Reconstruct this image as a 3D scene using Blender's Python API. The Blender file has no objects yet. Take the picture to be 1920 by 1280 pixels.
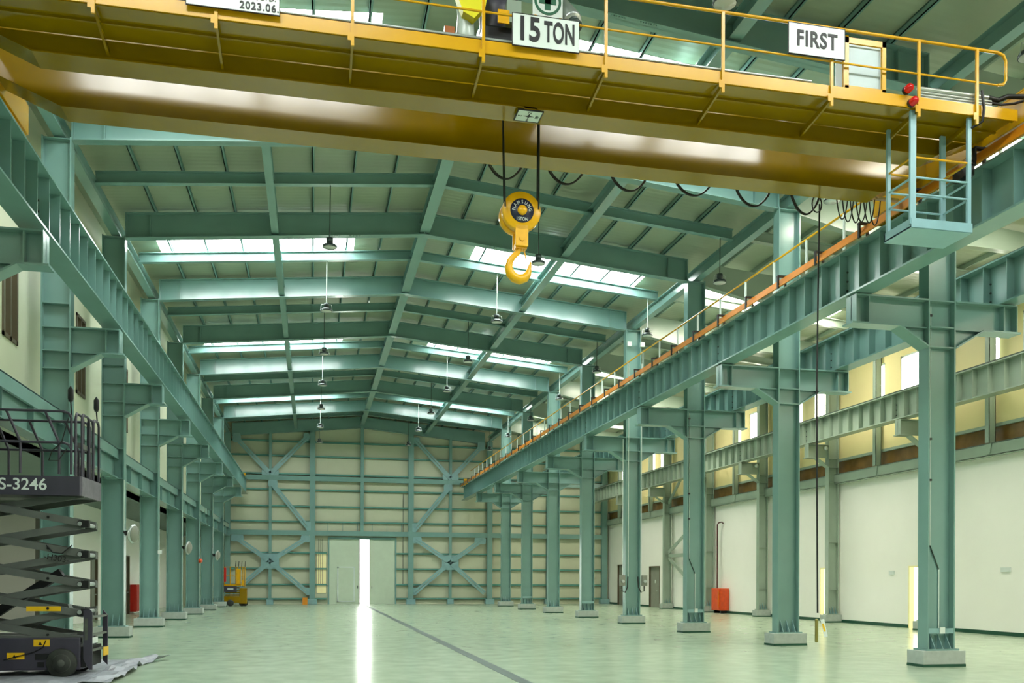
import bpy, bmesh, math, random
from mathutils import Vector, Matrix
random.seed(7)
PI = math.pi
sc = bpy.context.scene
C = sc.collection

# ------------------------------------------------------------ camera
TH, RO, F_PX, CY, EYE = .2143, .0035, 1721.4, 1087.65, 1.64
cam_d = bpy.data.cameras.new('camera'); cam = bpy.data.objects.new('camera', cam_d); C.objects.link(cam)
cam_d.sensor_width = 36; cam_d.lens = F_PX / 1920 * 36
cam_d.shift_y = (CY - 640) / 1920
cam_d.clip_start = .1; cam_d.clip_end = 300
cam.matrix_world = Matrix.Translation((0, 0, EYE)) @ Matrix.Rotation(-TH, 4, 'Z') @ Matrix.Rotation(PI/2, 4, 'X') @ Matrix.Rotation(RO, 4, 'Z')
sc.camera = cam

# ------------------------------------------------------------ world, exposure
w = bpy.data.worlds.new('World'); sc.world = w; w.use_nodes = True
bg = w.node_tree.nodes['Background']; bg.inputs[0].default_value = (.90, 1.0, .97, 1); bg.inputs[1].default_value = .16
vs = sc.view_settings; vs.view_transform = 'Standard'; vs.look = 'None'; vs.exposure = -0.5; vs.gamma = 1; vs.use_curve_mapping = False
SKYLIGHT_E, AISLE_E, WINDOW_E, DOOR_E = 42.0, 62.0, 16.0, 22.0
# added fill lamp, out of view, brightening the recess behind the left columns
ld_ = bpy.data.lights.new('recess_fill', 'AREA'); ld_.shape = 'RECTANGLE'; ld_.size = 2.0; ld_.size_y = 4.0; ld_.energy = 420; ld_.color = (1, .98, .88)
lo_ = bpy.data.objects.new('recess_fill', ld_); C.objects.link(lo_); lo_.location = (-9.3, 27.0, 4.3)
sc.cycles.use_denoising = True
sc.cycles.max_bounces = 7; sc.cycles.diffuse_bounces = 4; sc.cycles.glossy_bounces = 3
sc.cycles.sample_clamp_indirect = 6

# ------------------------------------------------------------ sizes of the hall
Y1, BAY = 15.77, 5.84
def FY(k): return Y1 + BAY * (k - 1)
XL, XR, XM = -5.43, 11.92, 3.25          # column lines and ridge
YB = 62.85                                # inner face of far wall
YS = -8.0                                 # where the built part of the hall starts
XW = 20.72                                # inner face of right aisle wall
XU = -6.05                                # inner face of upper left wall

def S(h):                                 # sRGB hex -> linear
    r = [int(h[i:i+2], 16) / 255 for i in (0, 2, 4)]
    return tuple((c / 12.92 if c <= .04045 else ((c + .055) / 1.055) ** 2.4) for c in r) + (1,)

# ------------------------------------------------------------ materials
def mat(name, col, rough=.5, metal=0, var=.06, scale=3.0, bump=0, emit=0, ecol=None, spec=.5, dirt=0):
    m = bpy.data.materials.new(name); m.use_nodes = True
    n = m.node_tree.nodes; l = m.node_tree.links; b = n['Principled BSDF']
    c = S(col) if isinstance(col, str) else col
    b.inputs['Roughness'].default_value = rough; b.inputs['Metallic'].default_value = metal
    b.inputs['Specular IOR Level'].default_value = spec
    tc = n.new('ShaderNodeTexCoord')
    ns = n.new('ShaderNodeTexNoise'); ns.inputs['Scale'].default_value = scale; ns.inputs['Detail'].default_value = 4
    l.new(tc.outputs['Object'], ns.inputs['Vector'])
    r = n.new('ShaderNodeValToRGB'); r.color_ramp.elements[0].position = .3; r.color_ramp.elements[1].position = .7
    r.color_ramp.elements[0].color = tuple(max(0, x * (1 - var)) for x in c[:3]) + (1,)
    r.color_ramp.elements[1].color = tuple(min(1, x * (1 + var)) for x in c[:3]) + (1,)
    l.new(ns.outputs['Fac'], r.inputs['Fac'])
    l.new(r.outputs['Color'], b.inputs['Base Color'])
    if bump:
        bp = n.new('ShaderNodeBump'); bp.inputs['Strength'].default_value = bump; bp.inputs['Distance'].default_value = .02
        l.new(ns.outputs['Fac'], bp.inputs['Height']); l.new(bp.outputs['Normal'], b.inputs['Normal'])
    if emit:
        b.inputs['Emission Color'].default_value = ecol or c; b.inputs['Emission Strength'].default_value = emit
    m.diffuse_color = c
    return m

def ribbed(m, axis, period, depth=.5, sharp=False, dist=.02):
    """adds a rib or joint relief along one axis"""
    n = m.node_tree.nodes; l = m.node_tree.links; b = n['Principled BSDF']
    tc = n.new('ShaderNodeTexCoord'); sp = n.new('ShaderNodeSeparateXYZ'); l.new(tc.outputs['Object'], sp.inputs[0])
    d = n.new('ShaderNodeMath'); d.operation = 'DIVIDE'; d.inputs[1].default_value = period; l.new(sp.outputs[axis], d.inputs[0])
    f = n.new('ShaderNodeMath'); f.operation = 'FRACT'; l.new(d.outputs[0], f.inputs[0])
    if sharp:
        p = n.new('ShaderNodeMath'); p.operation = 'GREATER_THAN'; p.inputs[1].default_value = .025; l.new(f.outputs[0], p.inputs[0])
    else:
        p = n.new('ShaderNodeMath'); p.operation = 'PINGPONG'; p.inputs[1].default_value = .5; l.new(f.outputs[0], p.inputs[0])
    bp = n.new('ShaderNodeBump'); bp.inputs['Strength'].default_value = depth; bp.inputs['Distance'].default_value = dist
    l.new(p.outputs[0], bp.inputs['Height']); l.new(bp.outputs['Normal'], b.inputs['Normal'])
    return m

M = {}
M['steel'] = mat('steel paint', '789C96', .2, var=.05, scale=1.2)
M['steel_grey'] = mat('aisle steel paint', '96A697', .25, var=.05, scale=1.2)
M['gusset'] = mat('gusset plate paint', '84A9AA', .35, var=.06)
M['concrete'] = mat('plinth concrete', 'A9B3AC', .8, var=.08, scale=9, bump=.1)
M['dark_green'] = mat('skirting paint', '0F4A35', .5)
M['wall_white'] = mat('white wall', 'FAFAF2', .6, var=.015, scale=.8)
M['wall_cream'] = ribbed(mat('wall panel', 'C6C9AE', .45, var=.03, scale=.7), 0, 1.0, .35, True, .01)
M['wall_side'] = ribbed(mat('side wall panel', 'E6D8A0', .5, var=.03, scale=.7), 1, 1.0, .35, True, .01)
M['wall_left'] = ribbed(mat('left wall panel', 'D3D8BC', .5, var=.03, scale=.7), 1, 1.0, .35, True, .01)
M['roof'] = ribbed(mat('roof sheet', '9FAA92', .36, var=.04, scale=.6), 1, .2, .35, False, .02)
M['skylight'] = mat('lit skylight sheet', 'FFFFFF', .5, emit=SKYLIGHT_E, ecol=(.98, 1, .97, 1))
M['skylight_aisle'] = mat('lit aisle skylight sheet', 'FFFFFF', .5, emit=AISLE_E, ecol=(1, .93, .78, 1))
M['window'] = mat('lit window pane', 'FFFFFF', .3, emit=WINDOW_E, ecol=(1, .95, .8, 1))
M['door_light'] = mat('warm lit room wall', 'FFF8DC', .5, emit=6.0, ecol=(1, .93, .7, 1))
M['day'] = mat('bright yard', 'FFFFFF', .5, emit=DOOR_E, ecol=(1, 1, .97, 1))
M['brown'] = mat('brown window band', '7A5A2C', .25, var=.3, scale=2)
M['frame_brown'] = mat('brown window frame', '5F5340', .4)
M['glass_grey'] = mat('grey window glass', 'A9B7A0', .1, var=.05)
M['door_grey'] = mat('grey door paint', '85887C', .45)
M['leaf'] = ribbed(mat('sliding door sheet', 'C5D3BD', .45, var=.03), 0, .5, .3, True, .01)
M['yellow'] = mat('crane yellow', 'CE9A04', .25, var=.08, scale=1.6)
M['ydark'] = mat('shaded crane yellow', '8C6E00', .15, var=.08, scale=1.1, spec=.5)  # crane paint darkened: shade on girders and deck is put into the colour
M['hook'] = mat('hook yellow', 'EDB10A', .28, var=.08, scale=6)
M['orange'] = mat('busbar orange', 'D8881A', .35, var=.1)
M['black'] = mat('black rubber', '0C0F10', .45, var=.2)
M['rope'] = mat('wire rope', '15201A', .4, metal=.5)
M['plate_white'] = mat('white sign plate', 'D8E2DC', .35, var=.04)
M['ink'] = mat('black lettering', '0B0D0E', .5)
M['green_ink'] = mat('green sign paint', '0B5A3A', .45)
M['silver'] = mat('galvanised steel', 'BFC7C4', .3, metal=.7)
M['cage'] = mat('pale blue cage paint', '8FB7BE', .4)
M['red'] = mat('red paint', 'C4200E', .35)
M['orange_red'] = mat('orange cabinet paint', 'D4480C', .35, var=.15, scale=6)
M['beacon'] = mat('red beacon lens', 'B00C0C', .12, emit=.15, ecol=(1, .03, .02, 1))
M['lift_dark'] = mat('dark violet grey lift paint', '3A3844', .42, var=.12, scale=4)
M['lift_arm'] = mat('lift arm paint', '5A5F5A', .4, var=.12, scale=4)
M['tyre'] = mat('solid tyre', '2E332C', .7, var=.2, scale=10)
M['hub'] = mat('wheel hub', '4B5148', .6, var=.25, scale=10)
M['sticker'] = mat('yellow warning label', 'E6B80E', .4)
M['tarp'] = mat('grey plastic sheet', '8D9299', .45, var=.15, scale=5, bump=.4)
M['lampshade'] = mat('dark lamp shade', '3A4442', .3, metal=.4)
M['lens'] = mat('lamp lens', 'D5DAD2', .15)
M['wire_white'] = mat('white conduit', 'D6E3DC', .4)
M['wire_dark'] = mat('dark conduit', '2B3B34', .4)
M['navy'] = mat('hook label face', '232842', .35)
M['poly'] = mat('translucent plastic wrap', 'C9DAD2', .25)
M['yel_bag'] = mat('yellow plastic bag', 'E8E010', .4)
M['cream_pane'] = mat('cream translucent panel', 'E9DFA0', .5, emit=.25, ecol=(1, .9, .55, 1))
M['amber'] = mat('orange lamp lens', 'F08010', .3, emit=.6, ecol=(1, .35, .03, 1))

# floor: pale green epoxy with scuffs
def floor_mat():
    m = bpy.data.materials.new('green epoxy floor'); m.use_nodes = True
    n = m.node_tree.nodes; l = m.node_tree.links; b = n['Principled BSDF']
    tc = n.new('ShaderNodeTexCoord'); mp = n.new('ShaderNodeMapping'); mp.inputs['Scale'].default_value = (.22, .9, 1)
    l.new(tc.outputs['Object'], mp.inputs[0])
    a = n.new('ShaderNodeTexNoise'); a.inputs['Scale'].default_value = 1.0; a.inputs['Detail'].default_value = 7; a.inputs['Roughness'].default_value = .62
    l.new(mp.outputs[0], a.inputs['Vector'])
    r = n.new('ShaderNodeValToRGB'); e = r.color_ramp.elements
    e[0].position = .32; e[0].color = S('A4B79D'); e[1].position = .66; e[1].color = S('AABCA3')
    l.new(a.outputs['Fac'], r.inputs['Fac']); l.new(r.outputs['Color'], b.inputs['Base Color'])
    f = n.new('ShaderNodeTexNoise'); f.inputs['Scale'].default_value = 2.3; f.inputs['Detail'].default_value = 5
    l.new(tc.outputs['Object'], f.inputs['Vector'])
    mr = n.new('ShaderNodeMapRange'); mr.inputs['From Min'].default_value = .3; mr.inputs['From Max'].default_value = .7
    mr.inputs['To Min'].default_value = .16; mr.inputs['To Max'].default_value = .26
    l.new(f.outputs['Fac'], mr.inputs[0]); l.new(mr.outputs[0], b.inputs['Roughness'])
    bp = n.new('ShaderNodeBump'); bp.inputs['Strength'].default_value = .03; bp.inputs['Distance'].default_value = .005
    l.new(a.outputs['Fac'], bp.inputs['Height']); l.new(bp.outputs['Normal'], b.inputs['Normal'])
    return m
M['floor'] = floor_mat()

# ------------------------------------------------------------ mesh builder
class MB:
    def __init__(s): s.v = []; s.f = []; s.smooth = []
    def add(s, vs, fs, smooth=False):
        o = len(s.v); s.v += [tuple(v) for v in vs]
        for f in fs: s.f.append([i + o for i in f]); s.smooth.append(smooth)
        return s
    def box(s, x0, x1, y0, y1, z0, z1):
        v = [(x, y, z) for x in (x0, x1) for y in (y0, y1) for z in (z0, z1)]
        return s.add(v, [(0, 1, 3, 2), (4, 6, 7, 5), (0, 4, 5, 1), (2, 3, 7, 6), (0, 2, 6, 4), (1, 5, 7, 3)])
    def prism(s, pts, d):
        """closed polygon of 3-D points extruded by vector d"""
        n = len(pts); d = Vector(d)
        v = [Vector(p) for p in pts] + [Vector(p) + d for p in pts]
        return s.add(v, [tuple(range(n))[::-1], tuple(range(n, 2 * n))] + [(i, (i + 1) % n, n + (i + 1) % n, n + i) for i in range(n)])
    def bar(s, a, b, w, h, up=(0, 0, 1)):
        """rectangular bar from a to b; w across, h along up"""
        a, b = Vector(a), Vector(b); d = (b - a).normalized(); up = Vector(up)
        if abs(d.dot(up)) > .98: up = Vector((0, 1, 0))
        x = d.cross(up).normalized(); y = x.cross(d).normalized()
        q = [x * sx * w / 2 + y * sy * h / 2 for sx, sy in ((-1, -1), (1, -1), (1, 1), (-1, 1))]
        return s.prism([a + k for k in q], b - a)
    def tube(s, pts, r, n=8, cap=True):
        pts = [Vector(p) for p in pts]; rings = []; px = None
        for i, p in enumerate(pts):
            d = (pts[min(i + 1, len(pts) - 1)] - pts[max(i - 1, 0)]).normalized()
            if px is None: px = d.cross(Vector((0, 0, 1)) if abs(d.z) < .9 else Vector((0, 1, 0))).normalized()
            px = (px - d * px.dot(d)).normalized(); py = d.cross(px)
            rr = r[i] if isinstance(r, (list, tuple)) else r
            rings.append([p + (px * math.cos(2 * PI * k / n) + py * math.sin(2 * PI * k / n)) * rr for k in range(n)])
        v = [q for g in rings for q in g]; m = len(rings)
        s.add(v, [(i * n + k, i * n + (k + 1) % n, (i + 1) * n + (k + 1) % n, (i + 1) * n + k) for i in range(m - 1) for k in range(n)], True)
        if cap:
            s.add(rings[0], [tuple(range(n))[::-1]]); s.add(rings[-1], [tuple(range(n))])
        return s
    def cyl(s, a, b, r, n=20): return s.tube([a, b], r, n)
    def lathe(s, prof, c, ax=(0, 0, 1), n=24):
        ax = Vector(ax).normalized(); x = ax.orthogonal().normalized(); y = ax.cross(x); c = Vector(c)
        v = [c + ax * h + (x * math.cos(2 * PI * k / n) + y * math.sin(2 * PI * k / n)) * r for r, h in prof for k in range(n)]
        m = len(prof)
        s.add(v, [(i * n + k, i * n + (k + 1) % n, (i + 1) * n + (k + 1) % n, (i + 1) * n + k) for i in range(m - 1) for k in range(n)], True)
        if prof[0][0] > 1e-4: s.add(v[:n], [tuple(range(n))[::-1]])
        if prof[-1][0] > 1e-4: s.add(v[-n:], [tuple(range(n))])
        return s
    def xform(s, mtx):
        s.v = [tuple(mtx @ Vector(v)) for v in s.v]; return s
    def build(s, name, m, parent=None, label=None, bevel=0):
        me = bpy.data.meshes.new(name)
        off = Vector((0, 0, 0))
        if parent is not None:
            q = parent
            while q is not None: off += q.location; q = q.parent
        me.from_pydata([tuple(Vector(v) - off) for v in s.v], [], s.f)
        me.polygons.foreach_set('use_smooth', s.smooth); me.validate(); me.update()
        bm = bmesh.new(); bm.from_mesh(me); bmesh.ops.recalc_face_normals(bm, faces=bm.faces); bm.to_mesh(me); bm.free()
        me.materials.append(M[m] if isinstance(m, str) else m)
        o = bpy.data.objects.new(name, me); C.objects.link(o)
        if parent is not None: o.parent = parent
        if label: o['label'] = label
        if bevel:
            b = o.modifiers.new('bevel', 'BEVEL'); b.width = bevel; b.segments = 2; b.limit_method = 'ANGLE'
        return o

def tag(o, label, cat, group=None, kind=None):
    o['label'] = label; o['category'] = cat
    if group: o['group'] = group
    if kind: o['kind'] = kind
    return o
def struct(name, mb, m, label=None, parent=None):
    o = mb.build(name, m, parent)
    if parent is None: o['kind'] = 'structure'
    if label: o['label'] = label
    return o
def empty(name, loc, label, cat, group=None):
    o = bpy.data.objects.new(name, None); C.objects.link(o); o.location = loc; o.empty_display_size = .2
    return tag(o, label, cat, group)
def text(name, s, size, loc, rot, m, parent, ext=.004, sx=1.0, align='CENTER', offset=0, spacing=1.0):
    cu = bpy.data.curves.new(name, 'FONT'); cu.body = s; cu.size = size; cu.extrude = ext
    cu.align_x = align; cu.align_y = 'CENTER'; cu.offset = offset; cu.space_character = spacing
    t = bpy.data.objects.new(name, cu); C.objects.link(t)
    bpy.context.view_layer.update()
    me = bpy.data.meshes.new_from_object(t.evaluated_get(bpy.context.evaluated_depsgraph_get()))
    bpy.data.objects.remove(t)
    mt = Matrix.Translation(loc) @ rot @ Matrix.Diagonal((sx, 1, 1, 1))
    off = Vector((0, 0, 0)); q = parent
    while q is not None: off += q.location; q = q.parent
    me.transform(Matrix.Translation(-off) @ mt); me.materials.clear(); me.materials.append(M[m])
    o = bpy.data.objects.new(name, me); C.objects.link(o); o.parent = parent
    return o
RX90 = Matrix.Rotation(PI / 2, 4, 'X')
ORD = ['zeroth', 'first', 'second', 'third', 'fourth', 'fifth', 'sixth', 'seventh', 'eighth', 'ninth', 'tenth', 'eleventh', 'twelfth', 'thirteenth', 'fourteenth', 'fifteenth', 'sixteenth', 'seventeenth', 'eighteenth']
def orth(k): return ORD[k] if k > 1 else 'nearest'

# ------------------------------------------------------------ roof shape
def zp(x):                                # underside of roof sheet over main hall and aisle
    if x <= XR: return 12.74 - .088 * abs(x - XM)
    return 12.74 - .088 * (XR - XM) - .088 * (x - XR)

# ------------------------------------------------------------ floor, walls
struct('floor', MB().box(-14, 24, YS - 2, 72, -.2, 0), 'floor')
struct('trim_1', MB().box(3.24, 3.46, 4, 62.6, 0, .003), mat('floor joint', '4E5F58', .6), 'dark joint strip running down the floor')

def sky_bays():
    return [17.85 + 2 * BAY * j for j in (-2, -1, 0, 1, 2, 3)]
SK = sky_bays(); SK[1] -= .47; SKW = 1.57
def roof_side(name, xa, xb, strips, label):
    """one roof slope as sheets, leaving the skylight openings out"""
    mb = MB()
    def slab(x0, x1, y0, y1):
        if x1 - x0 < .01 or y1 - y0 < .01: return
        mb.prism([(x0, y0, zp(x0)), (x1, y0, zp(x1)), (x1, y0, zp(x1) + .08), (x0, y0, zp(x0) + .08)], (0, y1 - y0, 0))
    y = YS
    for s in SK:
        slab(xa, xb, y, s); slab(xa, strips[0], s, s + SKW); slab(strips[1], xb, s, s + SKW); y = s + SKW
    slab(xa, xb, y, YB + .2)
    o = struct(name, mb, 'roof', label)
    return o
roof_side('ceiling_left', XU - .2, XM, (-4.72, 1.3), 'ribbed pale roof sheeting, left slope of the main hall')
roof_side('ceiling_right', XM, XR + .1, (5.2, 11.1), 'ribbed pale roof sheeting, right slope of the main hall')
roof_side('ceiling_aisle', XR + .1, XW + .2, (13.4, 18.6), 'ribbed pale roof sheeting over the right aisle')
wn = [0]
def window(mb, m='skylight', label=None):
    wn[0] += 1; return struct('window_%d' % wn[0], mb, m, label)
for s in SK:
    for xa, xb in ((-4.72, 1.3), (5.2, 11.1), (13.4, 18.6)):
        window(MB().prism([(xa, s, zp(xa) + .02), (xb, s, zp(xb) + .02), (xb, s, zp(xb) + .05), (xa, s, zp(xa) + .05)], (0, SKW, 0)), 'skylight_aisle' if xa > 12 else 'skylight', 'white glowing skylight strip')

# far wall with an opening for the sliding door
def back_panel(x0, x1, z0, z1, mb):
    mb.box(x0, x1, YB, YB + .12, z0, z1)
mb = MB()
mb.box(-8.6, 1.1, YB, YB + .12, 0, 4.42); mb.box(5.55, XW + .2, YB, YB + .12, 0, 4.42)
zt = 10.9
mb.box(XU - .2, XW + .2, YB, YB + .12, 4.42, zt)
mb.prism([(XU - .2, YB, zt), (XW + .2, YB, zt), (XW + .2, YB, zp(XW + .2)), (XM, YB, zp(XM)), (XU - .2, YB, zp(XU - .2))], (0, .12, 0))
struct('wall_back', mb, 'wall_cream')
# yard seen through the door gap
struct('wall_outside', MB().box(-3, 10, YB + 4.5, YB + 4.6, -.1, 7), 'day', 'bright daylight beyond the sliding door')

# left walls
mb = MB()
LW = [FY(k) + 4.23 for k in range(-2, 9)]           # window openings, one per bay
y = YS
for a in LW:
    mb.box(XU - .15, XU, y, a, 4.45, zp(XU) + .05)
    mb.box(XU - .15, XU, a, a + .95, 4.45, 6.5); mb.box(XU - .15, XU, a, a + .95, 8.6, zp(XU) + .05); y = a + .95
mb.box(XU - .15, XU, y, YB, 4.45, zp(XU) + .05)
struct('wall_left', mb, 'wall_left')
for a in LW:
    o = window(MB().box(XU - .1, XU - .07, a, a + .95, 6.5, 8.6), 'glass_grey', 'grey pane of a brown framed high window in the left wall')
    fr = MB()
    for yy in (a, a + .45, a + .87): fr.box(XU - .12, XU + .03, yy, yy + .08, 6.5, 8.6)
    for zz in (6.5, 8.52): fr.box(XU - .12, XU + .03, a, a + .95, zz, zz + .08)
    fr.build('window_frame', 'frame_brown', o)
mb = MB()
mb.box(-8.55, -8.4, 32.5, 38.25, 0, 4.45); mb.box(-8.55, -8.4, 39.4, 45.1, 0, 4.45); mb.box(-8.55, -8.4, 45.95, YB, 0, 4.45)
mb.box(-8.55, -8.4, 38.25, 39.4, 2.73, 4.45); mb.box(-8.55, -8.4, 45.1, 45.95, 2.73, 4.45)
struct('wall_recess', mb, 'wall_white', 'white wall set back behind the left columns')
struct('wall_store', MB().box(-13.0, -10.3, 38, 50, 0, 4.45), 'wall_white', 'white store room corner seen past the scissor lift')
struct('wall_far_left', MB().box(-13.2, -13.0, YS, YB, 0, 4.45), 'wall_white')
struct('ceiling_recess', MB().box(-13.2, XU, YS, YB, 4.45, 4.6), mat('recess soffit', '5A6A62', .6), 'low dark soffit over the left recess')
dn = [0]
def door(mb, m, label):
    dn[0] += 1; return struct('door_%d' % dn[0], mb, m, label)
for a, b in ((38.25, 39.4), (45.1, 45.95)):
    d = door(MB().box(-8.52, -8.47, a + .05, b - .05, 0, 2.68), 'door_grey', 'grey door in the white recess wall')
    fr = MB().box(-8.56, -8.37, a, a + .06, 0, 2.73).box(-8.56, -8.37, b - .06, b, 0, 2.73).box(-8.56, -8.37, a, b, 2.67, 2.73)
    fr.build('door_frame', 'frame_brown', d)
    MB().box(-8.47, -8.4, b - .2, b - .12, 1.0, 1.04).build('door_handle', 'silver', d)

# right wall: white below, cream panels with lit windows above
WIN = []
for j in range(-5, 6):
    for a, b in ((28.15, 29.4), (30.31, 30.81)):
        p, q = a + BAY * j, b + BAY * j
        if q < YB - .3: WIN.append((p, q))
WIN.sort()
mb = MB(); y = YS
for a, b in WIN:
    mb.box(XW, XW + .15, y, a, 6.5, zp(XW) + .1); mb.box(XW, XW + .15, a, b, 6.5, 7.65); mb.box(XW, XW + .15, a, b, 9.75, zp(XW) + .1); y = b
mb.box(XW, XW + .15, y, YB, 6.5, zp(XW) + .1)
struct('wall_right_upper', mb, 'wall_side')
for a, b in WIN:
    o = window(MB().box(XW + .06, XW + .09, a, b, 7.65, 9.75), 'window', 'bright window high in the right wall')
    fr = MB()
    for yy in (a, b - .06): fr.box(XW + .01, XW + .12, yy, yy + .06, 7.65, 9.75)
    for zz in (7.65, 9.69): fr.box(XW + .01, XW + .12, a, b, zz, zz + .06)
    fr.build('window_frame', 'plate_white', o)
RO_ = [(27.95, 28.86, 2.2, 'open'), (33.55, 34.68, 2.2, 'open'), (52.8, 54.6, 2.55, 'door'), (59.5, 60.7, 2.75, 'door')]
mb = MB(); y = YS
for a, b, h, kind in RO_:
    mb.box(XW, XW + .14, y, a, 0, 5.6); mb.box(XW, XW + .14, a, b, h, 5.6); y = b
mb.box(XW, XW + .14, y, YB, 0, 5.6)
struct('wall_right', mb, 'wall_white')
y = YS; mb = MB()
for a, b, h, kind in RO_: mb.box(XW - .015, XW, y, a, 0, .12); y = b
mb.box(XW - .015, XW, y, YB, 0, .12)
struct('baseboard_right', mb, 'dark_green')
struct('window_band_right', MB().box(XW + .1, XW + .14, YS, YB, 5.6, 6.5), 'brown', 'brown tinted glazing band between the lower and upper right wall')
mb = MB().box(XW - .02, XW + .1, YS, YB, 6.46, 6.56)
struct('trim_2', mb, 'steel_grey', 'sill rail over the brown glazing band')
for a, b, h, kind in RO_:
    if kind == 'door':
        d = door(MB().box(XW + .08, XW + .13, a + .05, b - .05, 0, h - .05), 'door_grey', 'grey steel door in the white right wall')
        MB().box(XW - .02, XW + .15, a, a + .07, 0, h).box(XW - .02, XW + .15, b - .07, b, 0, h).box(XW - .02, XW + .15, a, b, h - .07, h).build('door_frame', 'frame_brown', d)
        MB().box(XW + .02, XW + .08, a + .5, a + .64, 1.0, 1.05).build('door_handle', 'silver', d)
        MB().box(XW + .07, XW + .08, a + .9, a + 1.02, 1.5, 1.7).build('notice', 'plate_white', d)
    else:
        struct('trim_%d' % (3 if a < 30 else 4), MB().box(XW - .03, XW + .15, b - .06, b, 0, h).box(XW - .03, XW + .15, a, a + .06, 0, h).box(XW - .03, XW + .15, a, b, h - .05, h), 'cream_pane', 'jamb of the open doorway with warm light put into its colour')  # jambs glow faintly: the warm light on them is part of the material
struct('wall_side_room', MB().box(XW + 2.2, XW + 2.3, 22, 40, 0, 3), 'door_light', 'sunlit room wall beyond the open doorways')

# ------------------------------------------------------------ H sections
def hsec_z(mb, x, y, dx, dy, z0, z1, tf=.03, tw=.02):
    """column: flanges face +-X, flange width dy"""
    mb.box(x - dx / 2, x - dx / 2 + tf, y - dy / 2, y + dy / 2, z0, z1)
    mb.box(x + dx / 2 - tf, x + dx / 2, y - dy / 2, y + dy / 2, z0, z1)
    mb.box(x - dx / 2 + tf, x + dx / 2 - tf, y - tw / 2, y + tw / 2, z0, z1)
    return mb
def isec(mb, a, b, w, h, tf=.03, tw=.02):
    """I beam along a->b (points on centre line), height h vertical, flange width w horizontal"""
    a, b = Vector(a), Vector(b)
    for dz, hh, ww in ((h / 2 - tf / 2, tf, w), (-h / 2 + tf / 2, tf, w), (0, h - 2 * tf, tw)):
        d = (b - a); side = Vector((d.y, -d.x, 0)).normalized() * ww / 2
        o = Vector((0, 0, dz)); u = Vector((0, 0, hh / 2))
        mb.prism([a + o - side - u, a + o + side - u, a + o + side + u, a + o - side + u], d)
    return mb
def bracket(side, x, y, xe, name_parent, m):
    """corbel bracket reaching from column flange x to xe"""
    s = 1 if xe > x else -1; hw = .17
    mb = MB()
    mb.box(min(x, xe), max(x, xe), y - hw, y + hw, 7.07, 7.10)                       # top plate
    mb.box(min(x, xe), max(x, xe), y - .012, y + .012, 6.58, 7.07)                   # web
    xk = x + s * .62
    mb.box(min(xk, xe + s * .08), max(xk, xe + s * .08), y - hw, y + hw, 6.54, 6.575) # lower flange
    mb.box(min(x, xk), max(x, xk), y - .1, y + .1, 6.55, 6.57)
    mb.box(min(xe, xe - s * .02), max(xe, xe - s * .02), y - hw, y + hw, 6.575, 7.07) # end plate
    xa = xe - s * .28
    mb.box(min(xa, xa - s * .02), max(xa, xa - s * .02), y - hw + .02, y + hw - .02, 6.575, 7.07)
    mb.prism([(xk, y - hw, 6.575), (xk, y - hw, 6.54), (x, y - hw, 6.17), (x, y - hw, 6.205)], (0, 2 * hw, 0))
    mb.prism([(xk, y - .01, 6.55), (x, y - .01, 6.55), (x, y - .01, 6.2)], (0, .02, 0))
    return mb.build('bracket', m, name_parent)

def fins(x, y, dx, dy, z0):
    out = []
    for i in range(3):
        xx = x - dx / 2 + dx * (i + .75) / 3.5
        out.append(MB().prism([(xx - .006, y - .03, z0), (xx - .006, y - dy / 2 - .06, z0), (xx - .006, y - .03, z0 + .3)], (.012, 0, 0)))
    return out

def column(name, x, k, side, label, group, m='steel', zt=None):
    y = FY(k); r = empty(name, (x, y, 0), label, 'column', group)
    hsec_z(MB(), x, y, .60, .30, .345, zt or 11.2).build('shaft', m, r)
    MB().box(x - .465, x + .465, y - .25, y + .25, .05, .31).build('plinth', 'concrete', r, bevel=.008)
    MB().box(x - .468, x + .468, y - .253, y + .253, 0, .05).build('painted_band', 'dark_green', r, 'dark green painted band')
    MB().box(x - .36, x + .36, y - .2, y + .2, .31, .345).build('base_plate', m, r)
    for f in fins(x, y, .6, .3, .345): f.build('gusset', 'gusset', r)
    for z in (7.085, 6.575, 6.19, 11.16):
        MB().box(x - .27, x + .27, y - .14, y + .14, z - .012, z + .012).build('web_stiffener', m, r)
    return r

COLR, COLL = {}, {}
for k in range(1, 9):
    r = column('steel_column', XR, k, 1, 'pale teal steel column in the row right of centre, %s from the camera' % orth(k), 'steel columns between the hall and the right aisle')
    bracket(-1, XR - .3, FY(k), 10.05, r, 'steel'); bracket(1, XR + .3, FY(k), 13.6, r, 'steel')
    COLR[k] = r
    if k % 2: MB().box(XR - .27, XR + .27, FY(k) - .145, FY(k) - .125, .64, .74).build('tie_plate', 'gusset', r)
for k in range(1, 9):
    r = column('steel_column', XL, k, -1, 'pale teal steel column in the left-hand row, %s' % ('%s from the camera' % orth(k)), 'steel columns along the left wall')
    bracket(1, XL + .3, FY(k), -4.13, r, 'steel'); COLL[k] = r
    for z in (5.27, 4.43, 7.6):
        MB().box(XL - .27, XL + .27, FY(k) - .14, FY(k) + .14, z - .012, z + .012).build('web_stiffener', 'steel', r)
XA = 20.38
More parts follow.
